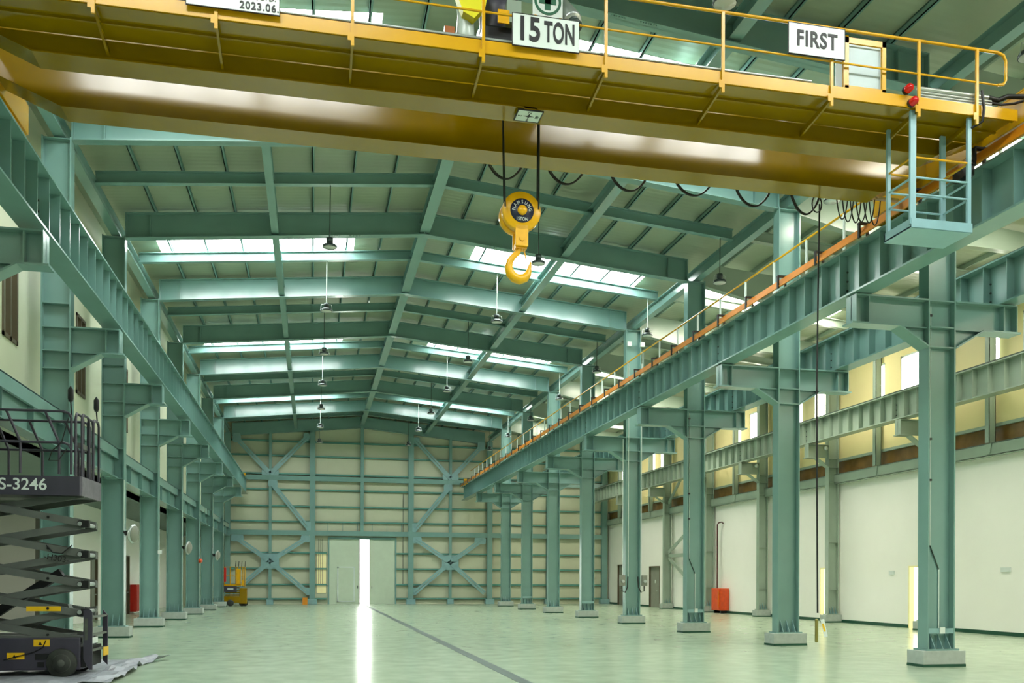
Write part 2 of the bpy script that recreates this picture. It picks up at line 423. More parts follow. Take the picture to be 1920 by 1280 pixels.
for k in range(2, 9):
    y = FY(k); r = empty('wall_column', (XA, y, 0), 'grey-green steel column against the right aisle wall, %s from the camera' % orth(k - 1), 'column', 'steel columns along the right wall')
    hsec_z(MB(), XA, y, .45, .25, .345, 10.9).build('shaft', 'steel_grey', r)
    MB().box(XA - .38, XA + .32, y - .22, y + .22, .05, .31).build('plinth', 'concrete', r, bevel=.008)
    MB().box(XA - .383, XA + .323, y - .223, y + .223, 0, .05).build('painted_band', 'dark_green', r, 'dark green painted band')
    MB().box(XA - .28, XA + .26, y - .17, y + .17, .31, .345).build('base_plate', 'steel_grey', r)
    for f in fins(XA, y, .45, .25, .345): f.build('gusset', 'gusset', r)
    for z in (5.62, 6.55, 6.2, 3.2, 1.3): MB().box(XA - .2, XA + .2, y - .12, y + .12, z - .01, z + .01).build('web_stiffener', 'steel_grey', r)
    s = -1; x = XA - .225; xe = 19.25; mb = MB()
    mb.box(xe, x, y - .15, y + .15, 7.07, 7.1).box(xe, x, y - .01, y + .01, 6.58, 7.07).box(xe - .06, x - .5, y - .15, y + .15, 6.55, 6.58)
    mb.box(xe, xe + .02, y - .15, y + .15, 6.58, 7.07).prism([(x - .5, y - .15, 6.58), (x - .5, y - .15, 6.55), (x, y - .15, 6.2), (x, y - .15, 6.23)], (0, .3, 0))
    mb.build('bracket', 'steel_grey', r)

# conduits on the near columns
def conduit(k, pts, r=.012, m='wire_white', par=None): MB().tube(pts, r, 6).build('conduit', m, par)
for k in (1, 3):
    y = FY(k) - .03; x = XR - .17
    conduit(k, [(x, y, 7.0), (x, y, 2.35)], par=COLR[k]); conduit(k, [(x, y, 2.35), (x + .2, y, 1.88)], m='wire_dark', par=COLR[k])
    conduit(k, [(x + .2, y, 1.88), (x + .2, y, .74)], par=COLR[k])
    for z in (3.6, 4.4, 6.8): MB().box(x - .05, x + .02, y - .03, y, z, z + .04).build('clip', 'black', COLR[k])
    MB().box(x + .13, x + .24, FY(k) - .17, FY(k) - .145, .64, .76).build('junction_box', 'plate_white', COLR[k])
for k in (4,):
    y = FY(4) - .17
    for x in (XR - .2, XR + .32, XR - .42): MB().tube([(x, y, 9.9 if x > XR - .3 else 7.0), (x, y, 1.8)], .014, 6).build('conduit', 'wire_white', COLR[4])
    for x in (XR - .46, XR + .42):
        MB().box(x - .1, x + .1, y - .14, y, 1.45, 1.85).build('switch_box', 'door_grey', COLR[4])
        MB().cyl((x, y - .2, 1.62), (x, y - .13, 1.62), .06, 14).build('switch_knob', 'silver', COLR[4])
        MB().tube([(x, y - .05, 1.45), (x + .0, y - .06, 1.25), (x + (.12 if x < XR else -.12), y - .06, 1.2), (x + (.22 if x < XR else -.22), y - .04, 1.4), (x + (.24 if x < XR else -.24), y - .03, 1.8)], .022, 8).build('hose', 'black', COLR[4])
    for x in (XR - .2, XR + .32):
        MB().box(x - .08, x + .08, y - .1, y, 10.53, 10.7).build('junction_box', 'plate_white', COLR[4])

# ------------------------------------------------------------ crane runway beams
def runway(name, xc, z0, z1, label, m, half=.2, ya=6.0, stif=True):
    r = empty(name, (xc, ya, z0), label, 'beam', 'crane runway beams')
    mb = MB()
    mb.box(xc - half, xc + half, ya, 62.4, z0, z0 + .035).box(xc - half - .02, xc + half + .02, ya, 62.4, z1 - .035, z1)
    mb.box(xc - .012, xc + .012, ya, 62.4, z0 + .035, z1 - .035)
    mb.build('girder', m, r)
    MB().box(xc - .035, xc + .035, ya, 62.4, z1, z1 + .1).build('rail', 'wire_dark', r)
    src = None; n = 0
    y = FY(0) - .29
    yy = []
    while y < 62.2: yy.append(y); y += BAY / 9
    yy = [q for q in yy if q > ya][:96]
    for q in yy:
        if src is None:
            src = MB().box(xc - half + .02, xc + half - .02, q - .008, q + .008, z0 + .035, z1 - .035).build('stiffener', m, r)
            y_src = q
        else:
            c = src.copy(); C.objects.link(c); c.location.y = src.location.y + q - y_src
    for k in range(1, 9):                                      # bolted field splices near the supports
        for dz in (.18, .36, .54):
            sx = -1 if xc > 5 else 1
            MB().cyl((xc + sx * .012, FY(k) + .33, z0 + dz), (xc + sx * .035, FY(k) + .33, z0 + dz), .018, 8).build('bolt', 'wire_dark', r)
    return r
runway('crane_runway_beam', -4.36, 7.2, 8.15, 'pale teal crane runway beam with many stiffeners along the left columns', 'steel')
runway('crane_runway_beam', 10.2, 7.12, 8.02, 'teal crane runway beam carrying orange conductor bars and yellow handrail', 'steel')
runway('crane_runway_beam', 13.42, 7.12, 8.02, 'dark teal crane runway beam on the aisle side of the middle columns', 'steel')
runway('crane_runway_beam', 19.45, 7.12, 8.02, 'pale grey crane runway beam along the right aisle wall', 'steel_grey')

# conductor bars on black arms
arm_y = [15.25 + 1.515 * i for i in range(-5, 32)]
cl = empty('conductor_rail', (9.96, 7, 8.0), 'four orange conductor bars in black hangers beside the right runway beam', 'conductor rail')
for i, (x, z) in enumerate(((9.90, 8.05), (9.94, 8.11), (9.98, 8.17), (10.02, 8.23))):
    MB().box(x - .018, x + .018, 7, 62.3, z - .018, z + .018).build('conductor_bar', 'orange', cl)
for i, y in enumerate(arm_y):
    MB().box(9.86, 10.06, y - .04, y + .04, 8.255, 8.285).box(9.86, 9.89, y - .03, y + .03, 8.0, 8.26).box(10.03, 10.06, y - .03, y + .03, 8.0, 8.26).build('hanger', 'black', cl)

# yellow handrail on the runway
hr = empty('runway_handrail', (10.55, 7, 8.02), 'yellow handrail with white posts along the right crane runway', 'railing')
MB().tube([(10.55, 7.5, 9.12), (10.55, 62, 9.12)], .024).build('top_rail', 'yellow', hr)
MB().tube([(10.55, 7.5, 8.58), (10.55, 62, 8.58)], .018).build('mid_rail', 'wire_white', hr)
for i in range(-5, 31):
    y = 16.82 + 1.45 * i
    MB().box(10.53, 10.57, y - .02, y + .02, 7.98, 9.11).build('post', 'wire_white', hr)
wk = MB().box(10.4, 11.6, 7, 62.2, 7.93, 7.98).build('runway_walkway', 'steel'); tag(wk, 'narrow steel walkway deck between right runway beam and columns', 'walkway')

# yellow end stops
for x, l in ((-4.36, 'left'), (10.2, 'right')):
    o = MB().box(x - .12, x + .12, 61.8, 62.0, 8.1, 8.55).prism([(x - .02, 61.8, 8.5), (x + .02, 61.8, 8.5), (x + .02, 61.5, 8.1), (x - .02, 61.5, 8.1)], (0, .01, 0)).build('end_stop', 'hook')
    tag(o, 'small yellow end stop at the far end of the %s crane runway' % l, 'end stop')

# ------------------------------------------------------------ roof steel
def rb(x): return 11.95 - .0945 * abs(x - XM)            # rafter underside
for k in range(0, 9):
    y = FY(k); r = empty('roof_rafter', (XM, y, 11.95), 'teal steel roof rafter spanning the main hall, %s from the camera' % orth(k + 1), 'rafter', 'main hall roof rafters')
    for s in (-1, 1):
        xe = XM + s * (XR - XM - .3); mb = MB()
        zb, zt0 = rb(xe), zp(xe) - .14; zr, zt1 = 11.95, zp(XM) - .14
        mb.prism([(xe, y - .01, zb), (XM, y - .01, zr), (XM, y - .01, zt1), (xe, y - .01, zt0)], (0, .02, 0))
        mb.prism([(xe, y - .13, zb), (XM, y - .13, zr), (XM, y - .13, zr + .025), (xe, y - .13, zb + .025)], (0, .26, 0))
        mb.prism([(xe, y - .13, zt0 - .025), (XM, y - .13, zt1 - .025), (XM, y - .13, zt1), (xe, y - .13, zt0)], (0, .26, 0))
        mb.build('rafter_beam', 'steel', r)
        MB().box(xe - .015, xe + .015, y - .13, y + .13, zb, zt0).build('end_plate', 'steel', r)
        MB().box(xe - s * .65 - .008, xe - s * .65 + .008, y - .12, y + .12, zb + .1, zt0).build('web_stiffener', 'steel', r)
        for q in (1.9, 2.5):
            for i in range(7):
                xx = XM + s * (q + .05 * i)
                MB().cyl((xx, y - .09, rb(xx) - .02), (xx, y - .09, rb(xx) + .03), .012, 6).build('bolt', 'steel', r)
    MB().box(XM - .012, XM + .012, y - .13, y + .13, 11.95, zp(XM) - .15).build('ridge_plate', 'steel', r)
# aisle rafters
for k in range(0, 9):
    y = FY(k); mb = MB()
    xa, xb = XR + .3, XA - .22
    pts = [(xa, 10.95), (xa, zp(xa) - .14), (xb, zp(xb) - .14), (xb, 9.95), (xb - 1.2, 10.15 + .05), (xa + 2.2, 10.75)]
    pts = [(xa, 11.05), (xa + 1.4, 10.75), (xb - 1.5, zp(xb - 1.5) - .75), (xb, zp(xb) - .85), (xb, zp(xb) - .14), (xa, zp(xa) - .14)]
    mb.prism([(x, y - .01, z) for x, z in pts], (0, .02, 0))
    for (x0, z0), (x1, z1) in zip(pts[:3], pts[1:4]): mb.prism([(x0, y - .12, z0), (x1, y - .12, z1), (x1, y - .12, z1 + .025), (x0, y - .12, z0 + .025)], (0, .24, 0))
    tag(mb.build('aisle_rafter', 'steel_grey'), 'grey-green haunched rafter over the right aisle, %s from the camera' % orth(k + 1), 'rafter', 'aisle roof rafters')
# mid-bay joists
for k in range(0, 9):
    y = FY(k) + BAY / 2; r = empty('roof_joist', (XM, y, 12.2), 'slim steel roof joist midway between rafters, %s from the camera' % orth(k + 1), 'joist', 'mid bay roof joists')
    for s in (-1, 1):
        xe = XM + s * (XR - XM - .12); mb = MB()
        zl, zr = 11.46, 12.22
        for a, b, wd in ((0, .02, .09), (.02, .28, .01), (.28, .30, .09)):
            mb.prism([(xe, y - wd, zl + a), (XM, y - wd, zr + a), (XM, y - wd, zr + b), (xe, y - wd, zl + b)], (0, 2 * wd, 0))
        mb.build('joist_beam', 'steel', r)
    xa, xb = XR + .2, XA
    mb = MB()
    for a, b, wd in ((0, .02, .09), (.02, .28, .01), (.28, .30, .09)):
        mb.prism([(xa, y - wd, zp(xa) - .45 + a), (xb, y - wd, zp(xb) - .45 + a), (xb, y - wd, zp(xb) - .45 + b), (xa, y - wd, zp(xa) - .45 + b)], (0, 2 * wd, 0))
    tag(mb.build('aisle_joist', 'steel_grey'), 'slim grey joist over the right aisle, %s from the camera' % orth(k + 1), 'joist', 'aisle roof joists')
# long beams under the roof
for x, w_, zb, h, lab in ((XM, .3, 12.02, .32, 'ridge beam running down the middle of the roof'), (-1.08, .2, 11.62, .34, 'long tie beam under the left roof slope'),
                     (7.58, .26, 11.62, .34, 'long tie beam under the right roof slope'), (XL + .05, .24, 11.22, .34, 'eaves beam above the left columns'), (XR + .02, .24, 11.2, .36, 'eaves beam above the middle columns'),
                     (16.1, .2, 11.0, .3, 'long tie beam under the right aisle roof')):
    b = isec(MB(), (x, YS, zb + h / 2), (x, 62.6, zb + h / 2), w_, h, .02, .014).build('roof_tie_beam', 'steel'); tag(b, 'teal steel ' + lab, 'beam', 'lengthwise roof beams')
# purlins
pl = [-4.35, -3.28, -2.2, -.03, 1.03, 2.1, 4.4, 5.46, 6.5, 8.65, 9.72, 10.8]
for i, x in enumerate(pl):
    z = zp(x); s = -1 if x < XM else 1
    mb = MB().box(x - .012, x + .012, YS, 62.6, z - .14, z - .005).box(x - .012, x + .05, YS, 62.6, z - .14, z - .125).box(x - .012, x + .05, YS, 62.6, z - .03, z - .012)
    side = 'left' if x < XM else 'right'; n = (6 - i) if x < XM else (i - 5)
    tag(mb.build('roof_purlin', 'steel'), 'thin steel purlin under the %s roof slope, %s from the ridge' % (side, ORD[n]), 'purlin', 'roof purlins')
for i, x in enumerate((12.9, 14.0, 15.1, 17.2, 18.3, 19.4)):
    z = zp(x); mb = MB().box(x - .03, x + .03, YS, 62.6, z - .14, z - .005)
    tag(mb.build('aisle_purlin', 'steel_grey'), 'thin purlin under the aisle roof, %s from the middle columns' % ORD[i + 1], 'purlin', 'aisle purlins')

# mid-height beams between left columns, right wall beam
for k in range(0, 9):
    ya, yb = FY(k) + .02, FY(k + 1) - .02
    if yb > 62.5: yb = 62.4
    r = empty('tie_beam', (XL, ya, 4.4), 'two-tier steel tie beam between left columns, %s from the camera' % orth(k + 1), 'beam', 'mid height beams between left columns')
    MB().box(XL + .08, XL + .14, ya, yb - .0, 4.98, 5.26).box(XL - .2, XL + .14, ya, yb, 5.24, 5.27).build('upper_channel', 'steel', r)
    MB().box(XL - .01, XL + .01, ya, yb, 4.46, 5.2).box(XL - .16, XL + .16, ya, yb, 4.43, 4.46).build('lower_beam', 'steel', r)
    for f in (.3, .62): MB().box(XL, XL + .13, ya + f * BAY, ya + f * BAY + .015, 4.46, 4.98).build('stiffener', 'steel', r)
r = empty('wall_beam', (20.5, 8, 5.55), 'grey-green channel beam along the top of the white right wall', 'beam')
MB().box(20.47, 20.5, YS, 62.4, 5.55, 5.93).box(20.47, 20.7, YS, 62.4, 5.91, 5.94).box(20.47, 20.7, YS, 62.4, 5.54, 5.57).build('channel', 'steel_grey', r)
for k in range(0, 9):
    y = FY(k) + BAY / 2 + .1
    MB().prism([(20.46, y - .12, 5.93), (20.46, y + .12, 5.93), (20.46, y + .05, 5.6), (20.46, y - .05, 5.6)], (-.03, 0, 0)).build('gusset', 'steel_grey', r)
    o = MB().box(20.38, 20.62, y - .09, y - .08, 5.94, 10.4).box(20.38, 20.4, y - .09, y + .09, 5.94, 10.4).box(20.6, 20.62, y - .09, y + .09, 5.94, 10.4).build('wall_post', 'steel_grey')
    tag(o, 'slim grey post above the right wall beam, midway between columns, %s from the camera' % orth(k + 1), 'post', 'slim wall posts')
# wall bracing seen between right columns
def brace(a, b, w_, name, m, parent, ax=(0, 1, 0)):
    return MB().bar(a, b, .05, w_, Vector(b).__sub__(Vector(a)).cross(Vector(ax)).normalized()).build(name, m, parent)
r = empty('wall_brace', (20.4, FY(6), 0), 'diagonal steel bracing between the sixth and seventh right wall columns', 'brace')
for a, b in (((20.4, FY(6) + .2, 5.4), (20.4, FY(7) - .2, 3.3)), ((20.4, FY(6) + .2, .6), (20.4, FY(7) - .2, 3.0)), ((20.4, FY(6) + .2, 3.1), (20.4, FY(7) - .2, 3.1)), ((20.4, FY(6) + .3, 9.8), (20.4, FY(7) - .2, 6.2))):
    MB().bar(a, b, .06, .2).build('brace_arm', 'steel_grey', r)

# ------------------------------------------------------------ far wall steel
YW = 62.62
def wcol(x, w_, z0, z1, label, plinth=True, name='wall_column'):
    r = empty(name, (x, YW, 0), label, 'column', 'far wall columns')
    mb = MB().box(x - w_ / 2, x + w_ / 2, YW - .14, YW - .11, z0, z1).box(x - w_ / 2, x + w_ / 2, YW + .11, YW + .14, z0, z1).box(x - .01, x + .01, YW - .11, YW + .11, z0, z1)
    mb.build('shaft', 'steel', r)
    if plinth:
        MB().box(x - w_ / 2 - .13, x + w_ / 2 + .13, YW - .28, YW + .2, 0, .33).build('plinth', 'gusset', r, bevel=.008)
for x, w_, z0, label, pl_ in ((0.0, .36, .33, 'wide teal column on the far wall left of the sliding door', True), (6.56, .36, .33, 'wide teal column on the far wall right of the sliding door', True),
        (-2.72, .18, .33, 'slim teal post through the left cross bracing of the far wall', True), (9.27, .18, .33, 'slim teal post through the right cross bracing of the far wall', True),
        (XM + .02, .2, 4.9, 'slim teal post standing over the sliding door', False), (XL, .36, .33, 'teal column in the left corner of the far wall', True),
        (12.02, .36, .33, 'teal column on the far wall behind the middle column row', True), (20.35, .4, .33, 'teal column in the right corner of the far wall', True), (16.2, .2, .33, 'slim teal post on the far wall of the right aisle', True)):
    wcol(x, w_, z0, (zp(x) - .75 if x < 12.5 else zp(x) - .3), label, pl_)
for z, h, lab in ((4.6, .28, 'lower'), (8.23, .27, 'upper')):
    mb = MB().box(XL, 20.3, YW - .13, YW - .11, z, z + h).box(XL, 20.3, YW - .13, YW + .1, z + h, z + h + .02).box(XL, 20.3, YW - .13, YW + .1, z - .02, z)
    tag(mb.build('wall_girder', 'steel'), 'teal horizontal girder across the far wall, the %s of two' % lab, 'beam')
for i, z in enumerate((.37, 1.32, 2.38, 3.43, 5.5, 6.52, 7.62, 8.66, 9.86, 10.82)):
    segs = ((XL + .2, .95), (5.6, 20.2)) if z < 4.4 else ((XL + .2, 20.2),)
    mb = MB()
    for a, b in segs: mb.box(a, b, YW + .06, YW + .2, z - .06, z - .045).box(a, b, YW + .06, YW + .075, z - .06, z + .05).box(a, b, YW + .06, YW + .2, z + .035, z + .05)
    tag(mb.build('wall_girt', mat('girt paint', '5F9C90', .4) if i == 0 else bpy.data.materials['girt paint']), 'thin teal girt across the far wall, %s from the floor' % ORD[i + 1], 'girt', 'far wall girts')
# gable rafter
mb = MB()
for s in (-1, 1):
    xe = XM + s * 8.4
    mb.prism([(xe, YW - .1, 11.05), (XM, YW - .1, 11.85), (XM, YW - .1, zp(XM) - .14), (xe, YW - .1, zp(xe) - .14)], (0, .02, 0))
    mb.prism([(xe, YW - .14, 11.05), (XM, YW - .14, 11.85), (XM, YW - .14, 11.88), (xe, YW - .14, 11.08)], (0, .28, 0))
tag(mb.build('gable_rafter', 'steel'), 'dark teal rafter at the top of the far wall', 'rafter')
# cross bracing
def cross(label, arms, plates, x0, flip):
    f = (lambda x: 2 * XM + .04 - x) if flip else (lambda x: x)
    r = empty('cross_brace', (f(x0), YW - .2, 3), label, 'brace', 'far wall bracing')
    for (xa, za), (xb, zb) in arms:
        a = Vector((f(xa), YW - .19, za)); b = Vector((f(xb), YW - .19, zb)); d = (b - a).normalized(); n = Vector((-d.z, 0, d.x)) * .15
        for s in (-1, 1):
            MB().prism([a + n * s * .12, a + n * s, b + n * s, b + n * s * .12], (0, .05, 0)).build('brace_arm', 'gusset', r)
        m0 = a + d * .15; m1 = a + d * 1.0
        MB().prism([m0 - n * .4, m0 + n * .4, m1 + n * .4, m1 - n * .4], (0, -.012, 0)).build('splice_plate', 'gusset', r)
    for (x, z, w_, h) in plates:
        c = .35 * min(w_, h); q = [(-w_, -h + c), (-w_ + c, -h), (w_ - c, -h), (w_, -h + c), (w_, h - c), (w_ - c, h), (-w_ + c, h), (-w_, h - c)]
        MB().prism([(f(x) + a, YW - .15, z + b) for a, b in q], (0, .02, 0)).build('gusset_plate', 'gusset', r)
    return r
for flip, sd in ((False, 'left'), (True, 'right')):
    cross('lower cross of steel braces on the %s side of the far wall' % sd, [((-2.72, 2.85), (-4.9, 4.4)), ((-2.72, 2.85), (-.35, 4.4)), ((-2.72, 2.85), (-.25, .75)), ((-2.72, 2.85), (-5.1, .75))],
          [(-2.72, 2.85, .58, .5), (-4.8, 4.35, .4, .22), (-.45, 4.35, .3, .22), (-.3, .85, .12, .25)], -2.72, flip)
    cross('upper V of steel braces on the %s side of the far wall' % sd, [((-2.72, 8.6), (-4.9, 10.9)), ((-2.72, 8.6), (-.35, 11.1)), ((-2.72, 8.1), (-.3, 5.1))],
          [(-2.72, 8.7, .55, .2), (-2.55, 7.98, .3, .22), (-4.85, 10.9, .25, .3), (-.4, 11.1, .2, .25), (-.25, 5.2, .15, .3)], -2.72, flip)

# sliding door in the far wall
YD = YB - .05
d = door(MB().box(1.06, 3.13, YD, YD + .05, .0, 4.44), 'leaf', 'left leaf of the tall sliding door, with a small door in it')
MB().box(1.72, 2.72, YD - .03, YD, .22, 2.45).build('wicket_door', 'leaf', d)
MB().box(1.64, 1.72, YD - .04, YD, .15, 2.53).box(2.72, 2.8, YD - .04, YD, .15, 2.53).box(1.64, 2.8, YD - .04, YD, 2.45, 2.53).box(1.64, 2.8, YD - .04, YD, .15, .22).build('wicket_frame', 'plate_white', d)
MB().box(2.98, 3.02, YD - .05, YD, 1.05, 1.25).build('door_handle', 'black', d)
MB().box(3.09, 3.14, YD - .03, YD + .06, .0, 4.44).build('door_edge', 'frame_brown', d)
d = door(MB().box(3.81, 5.58, YD, YD + .05, .0, 4.44), 'leaf', 'right leaf of the tall sliding door, plain')
MB().box(3.93, 3.97, YD - .05, YD, 1.05, 1.2).build('door_handle', 'black', d)
MB().box(3.77, 3.82, YD - .03, YD + .06, .0, 4.44).build('door_edge', 'frame_brown', d)
struct('trim_5', MB().box(1.02, 1.12, YB - .12, YB, 0, 4.45).box(5.5, 5.6, YB - .12, YB, 0, 4.45).box(1.02, 5.6, YB - .14, YB, 4.36, 4.5), 'steel', 'pale teal frame around the sliding door')
o = MB().box(.3, .9, YB - .05, YB - .02, .75, 3.4).build('translucent_panel', 'cream_pane'); tag(o, 'cream translucent wall panel left of the sliding door', 'panel')
for i, x in enumerate((.42, .55, .68)):
    o = MB().tube([(x, YB - .1, 4.4), (x, YB - .1, 1.3)], .014, 6).build('wall_conduit', 'wire_dark'); tag(o, 'thin dark conduit over the cream panel, %s from the left' % ORD[i + 1], 'conduit', 'conduits beside the sliding door')
o = MB().tube([(6.05, YB - .1, 7.5), (6.05, YB - .1, 1.3)], .018, 6).build('wall_conduit', 'wire_dark'); tag(o, 'thin dark conduit on the far wall right of the sliding door', 'conduit')
r = empty('door_guard_rail', (3.3, YW, 4.9), 'low teal rail above the sliding door girder', 'railing')
for i in range(6): MB().box(1.0 + i * .98, 1.03 + i * .98, YW + .02, YW + .05, 4.9, 5.5).build('upright', 'steel', r)

# ------------------------------------------------------------ pendant lamps
def lamp(x, y, z, top, label, white, big=1.0):
    r = empty('pendant_lamp', (x, y, z), label, 'lamp', 'pendant high bay lamps')
    MB().tube([(x, y, z + .22), (x + .01, y, top)], .013, 6).build('cord', 'wire_white' if white else 'wire_dark', r)
    MB().lathe([(.05, .25), (.09, .24), (.09, .12), (.05, .11), (.06, .09), (.17, .06), (.19, 0), (.185, -.015)], (x, y, z), n=20).build('lamp_housing', 'lampshade', r)
    MB().lathe([(.0, .0), (.17, .0), (.17, -.02), (.0, -.03)], (x, y, z), n=20).build('lens', 'lens', r)
    MB().tube([(x - .19, y, z + .0), (x - .16, y, z + .2), (x + .16, y, z + .2), (x + .19, y, z)], .01, 6).build('hanger', 'silver', r)
def jz(x): return (11.46 + (12.22 - 11.46) * (1 - abs(x - XM) / (XR - XM - .12)))
for k in range(0, 9):
    y = FY(k) + 2.92
    if y > 62: continue
    for x, nm in ((.42, 'left'), (6.05, 'middle'), (11.42, 'right')):
        if k < 1 and x < 11 and not (x > 5 and k == 0): continue
        lamp(x, y, 10.35 if x < 11 else 10.22, jz(x), 'round high bay lamp on a cord in the %s row, %s from the far wall' % (nm, ORD[9 - k] if k < 8 else 'nearest'), k % 2 == 1)

# ------------------------------------------------------------ wall fans, bell, hydrant cabinets
def fan(k, y, label):
    r = empty('wall_fan', (XL + .3, y, 2.9), label, 'fan', 'round fans on the left columns')
    c = Vector((XL + .55, y, 2.9)); ax = Vector((.95, -.3, -.1)).normalized()
    MB().lathe([(0, .05), (.12, .05), (.24, .03), (.27, 0), (.24, -.04), (.1, -.08), (0, -.08)], c, ax, 24).build('fan_guard', 'silver', r)
    MB().lathe([(0, .075), (.2, .07), (.23, .045)], c, ax, 24).build('fan_grille', 'door_grey', r)
    MB().lathe([(0, -.08), (.07, -.09), (.07, -.22), (0, -.24)], c, ax, 16).build('motor', 'black', r)
    MB().tube([c - ax * .18, Vector((XL + .3, y, 2.95))], .03, 8).build('fan_arm', 'black', r)
    MB().tube([(XL + .31, y, 3.0), (XL + .31, y, 4.4)], .01, 6).build('cable', 'wire_white', r)
for k, l in ((3, 'nearest'), (5, 'second nearest'), (7, 'farthest')):
    fan(k, FY(k) - .2, 'round grey wall fan on a left column, the %s of three' % l)
o = MB().lathe([(0, .06), (.09, .05), (.1, 0), (.1, -.06)], (XL + .36, FY(6) - .2, 2.5), (1, -.4, 0), 16).build('alarm_bell', 'orange_red'); tag(o, 'small round alarm bell on a left column between two fans', 'bell')
o = MB().box(XL + .3, XL + .42, FY(4) - .25, FY(4) - .12, 2.5, 2.62).build('floodlight', 'plate_white'); tag(o, 'small white floodlight on the fourth left column', 'lamp')
r = empty('fire_cabinet', (-8.25, 46.5, .1), 'tall red fire hose cabinet against the left recess wall', 'cabinet')
MB().box(-8.38, -8.1, 46.1, 47.1, .1, 1.38).build('cabinet_body', 'red', r, bevel=.01); MB().box(-8.1, -8.08, 46.15, 47.05, .15, 1.33).build('door', 'red', r)
r = empty('fire_cabinet', (20.4, 43.7, 0), 'orange-red fire hose cabinet by the right wall with a pipe above', 'cabinet')
MB().box(20.2, 20.68, 43.2, 44.25, .14, 1.27).build('cabinet_body', 'orange_red', r, bevel=.015)
MB().box(20.17, 20.2, 43.3, 44.15, .2, 1.2).build('door', 'orange_red', r); MB().box(20.15, 20.17, 43.32, 43.38, .3, 1.15).build('handle_strip', 'orange', r)
for y in (43.3, 44.1): MB().box(20.3, 20.6, y, y + .08, 0, .14).build('foot', 'black', r)
MB().tube([(20.45, 44.1, 1.27), (20.45, 44.1, 4.55), (20.5, 44.05, 4.65), (20.6, 43.9, 4.68), (20.66, 43.85, 4.6)], .035, 8).build('riser_pipe', mat('dark red pipe', '4A1A14', .4), r)
r = empty('hazard_lamp', (20.55, 34.3, 0), 'small orange and black signal lamp standing in the farther open doorway', 'lamp')
MB().box(20.95, 21.12, 34.5, 34.68, 0, .85).build('lamp_case', 'black', r, bevel=.04)
for z in (.25, .55): MB().cyl((20.93, 34.58, z), (20.95, 34.58, z), .08, 16).build('lamp_lens', 'amber', r)
for i, (a, b, z) in enumerate(((29.7, 30.0, 1.9), (24.0, 24.4, 1.95))):
    o = MB().box(XW - .03, XW, a, b, z, z + .14).build('wall_switch', 'plate_white'); tag(o, 'small pale switch plate on the white right wall, %s' % ('left of the near doorway' if i == 0 else 'at the right edge of the view'), 'switch')
for i, k in enumerate((5, 6, 4)):
    o = MB().lathe([(.0, .1), (.07, .08), (.09, 0), (0, -.02)], (20.0, FY(k) - .2, 6.95), (-1, -.3, -.2), 14).build('security_camera', 'plate_white')
    tag(o, 'small white camera under the wall side runway beam, by the %s wall column' % ORD[k - 1], 'camera', 'small white cameras in the right aisle')

# ------------------------------------------------------------ overhead crane
cr = empty('overhead_crane', (2.91, 13.1, 8.1), 'yellow double girder overhead crane bridging the hall under the roof', 'crane')
def girder(y0, y1, nm):
    zb, zt = 8.1, 8.82
    xs = [(-4.5, 8.58), (-3.37, zb), (9.19, zb), (10.32, 8.58)]
    mb = MB()
    mb.prism([(-4.5, y0 + .03, zt), ] + [(x, y0 + .03, z) for x, z in xs] + [(10.32, y0 + .03, zt)], (0, y1 - y0 - .06, 0))
    mb.box(-4.5, 10.32, y0, y1, zt, zt + .03)
    for (xa, za), (xb, zb_) in zip(xs, xs[1:]):
        mb.prism([(xa, y0, za), (xb, y0, zb_), (xb, y0, zb_ - .02), (xa, y0, za - .02)], (0, y1 - y0, 0))
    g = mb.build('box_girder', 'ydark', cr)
    MB().box(-4.3, 10.1, (y0 + y1) / 2 - .03, (y0 + y1) / 2 + .03, zt + .03, zt + .09).build('trolley_rail', 'wire_dark', g)
    return g
girder(12.2, 12.6, 'front'); girder(13.54, 13.98, 'rear')
for x in (-4.36, 10.2):
    e = MB().box(x - .17, x + .17, 10.95, 15.05, 8.3, 8.75).build('end_carriage', 'yellow', cr, bevel=.01)
    for y in (11.25, 14.75):
        MB().cyl((x - .06, y, 8.37), (x + .06, y, 8.37), .12, 20).build('wheel', 'black', e)
    for y, s in ((10.9, -1), (15.1, 1)): MB().cyl((x, y - .07, 8.5), (x, y + .07, 8.5), .07, 16).build('buffer', 'black', e)
    MB().box(x - (.02 if x < 0 else .2), x + (.22 if x < 0 else .02), 14.0, 14.95, 8.12, 8.16).build('guard_plate', 'yellow', e)
# walkway along the front girder
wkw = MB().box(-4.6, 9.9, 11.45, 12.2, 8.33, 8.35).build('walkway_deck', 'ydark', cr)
MB().box(-4.6, 9.95, 11.43, 11.45, 8.31, 8.47).build('toe_board', 'yellow', wkw); MB().box(-4.6, 9.9, 11.45, 11.48, 8.3, 8.33).box(-4.6, 9.9, 11.80, 11.84, 8.30, 8.33).build('stringer', 'ydark', wkw)
MB().tube([(-4.6, 11.5, 8.53), (6.7, 11.5, 8.53)], .02, 8).build('lighting_conduit', 'silver', wkw)
PX = [-4.0, -2.5, -1.14, .46, 2.09, 3.71, 5.35, 6.96, 8.32, 9.26]
for x in PX:
    MB().box(x - .02, x + .02, 11.40, 11.43, 8.18, 9.26).box(x - .06, x - .02, 11.40, 11.405, 8.24, 8.34).build('railing_post', 'yellow', cr)
    MB().prism([(x - .015, 11.44, 8.31), (x - .015, 11.44, 8.25), (x - .015, 12.23, 8.14), (x - .015, 12.23, 8.22)], (.03, 0, 0)).build('walkway_bracket', 'ydark', cr)
MB().tube([(-4.6, 11.42, 9.27), (9.6, 11.42, 9.25), (9.7, 11.42, 9.22), (9.74, 11.42, 9.14), (9.74, 11.42, 8.86), (9.7, 11.42, 8.8), (9.6, 11.42, 8.78)], .022, 8).build('top_rail', 'yellow', cr)
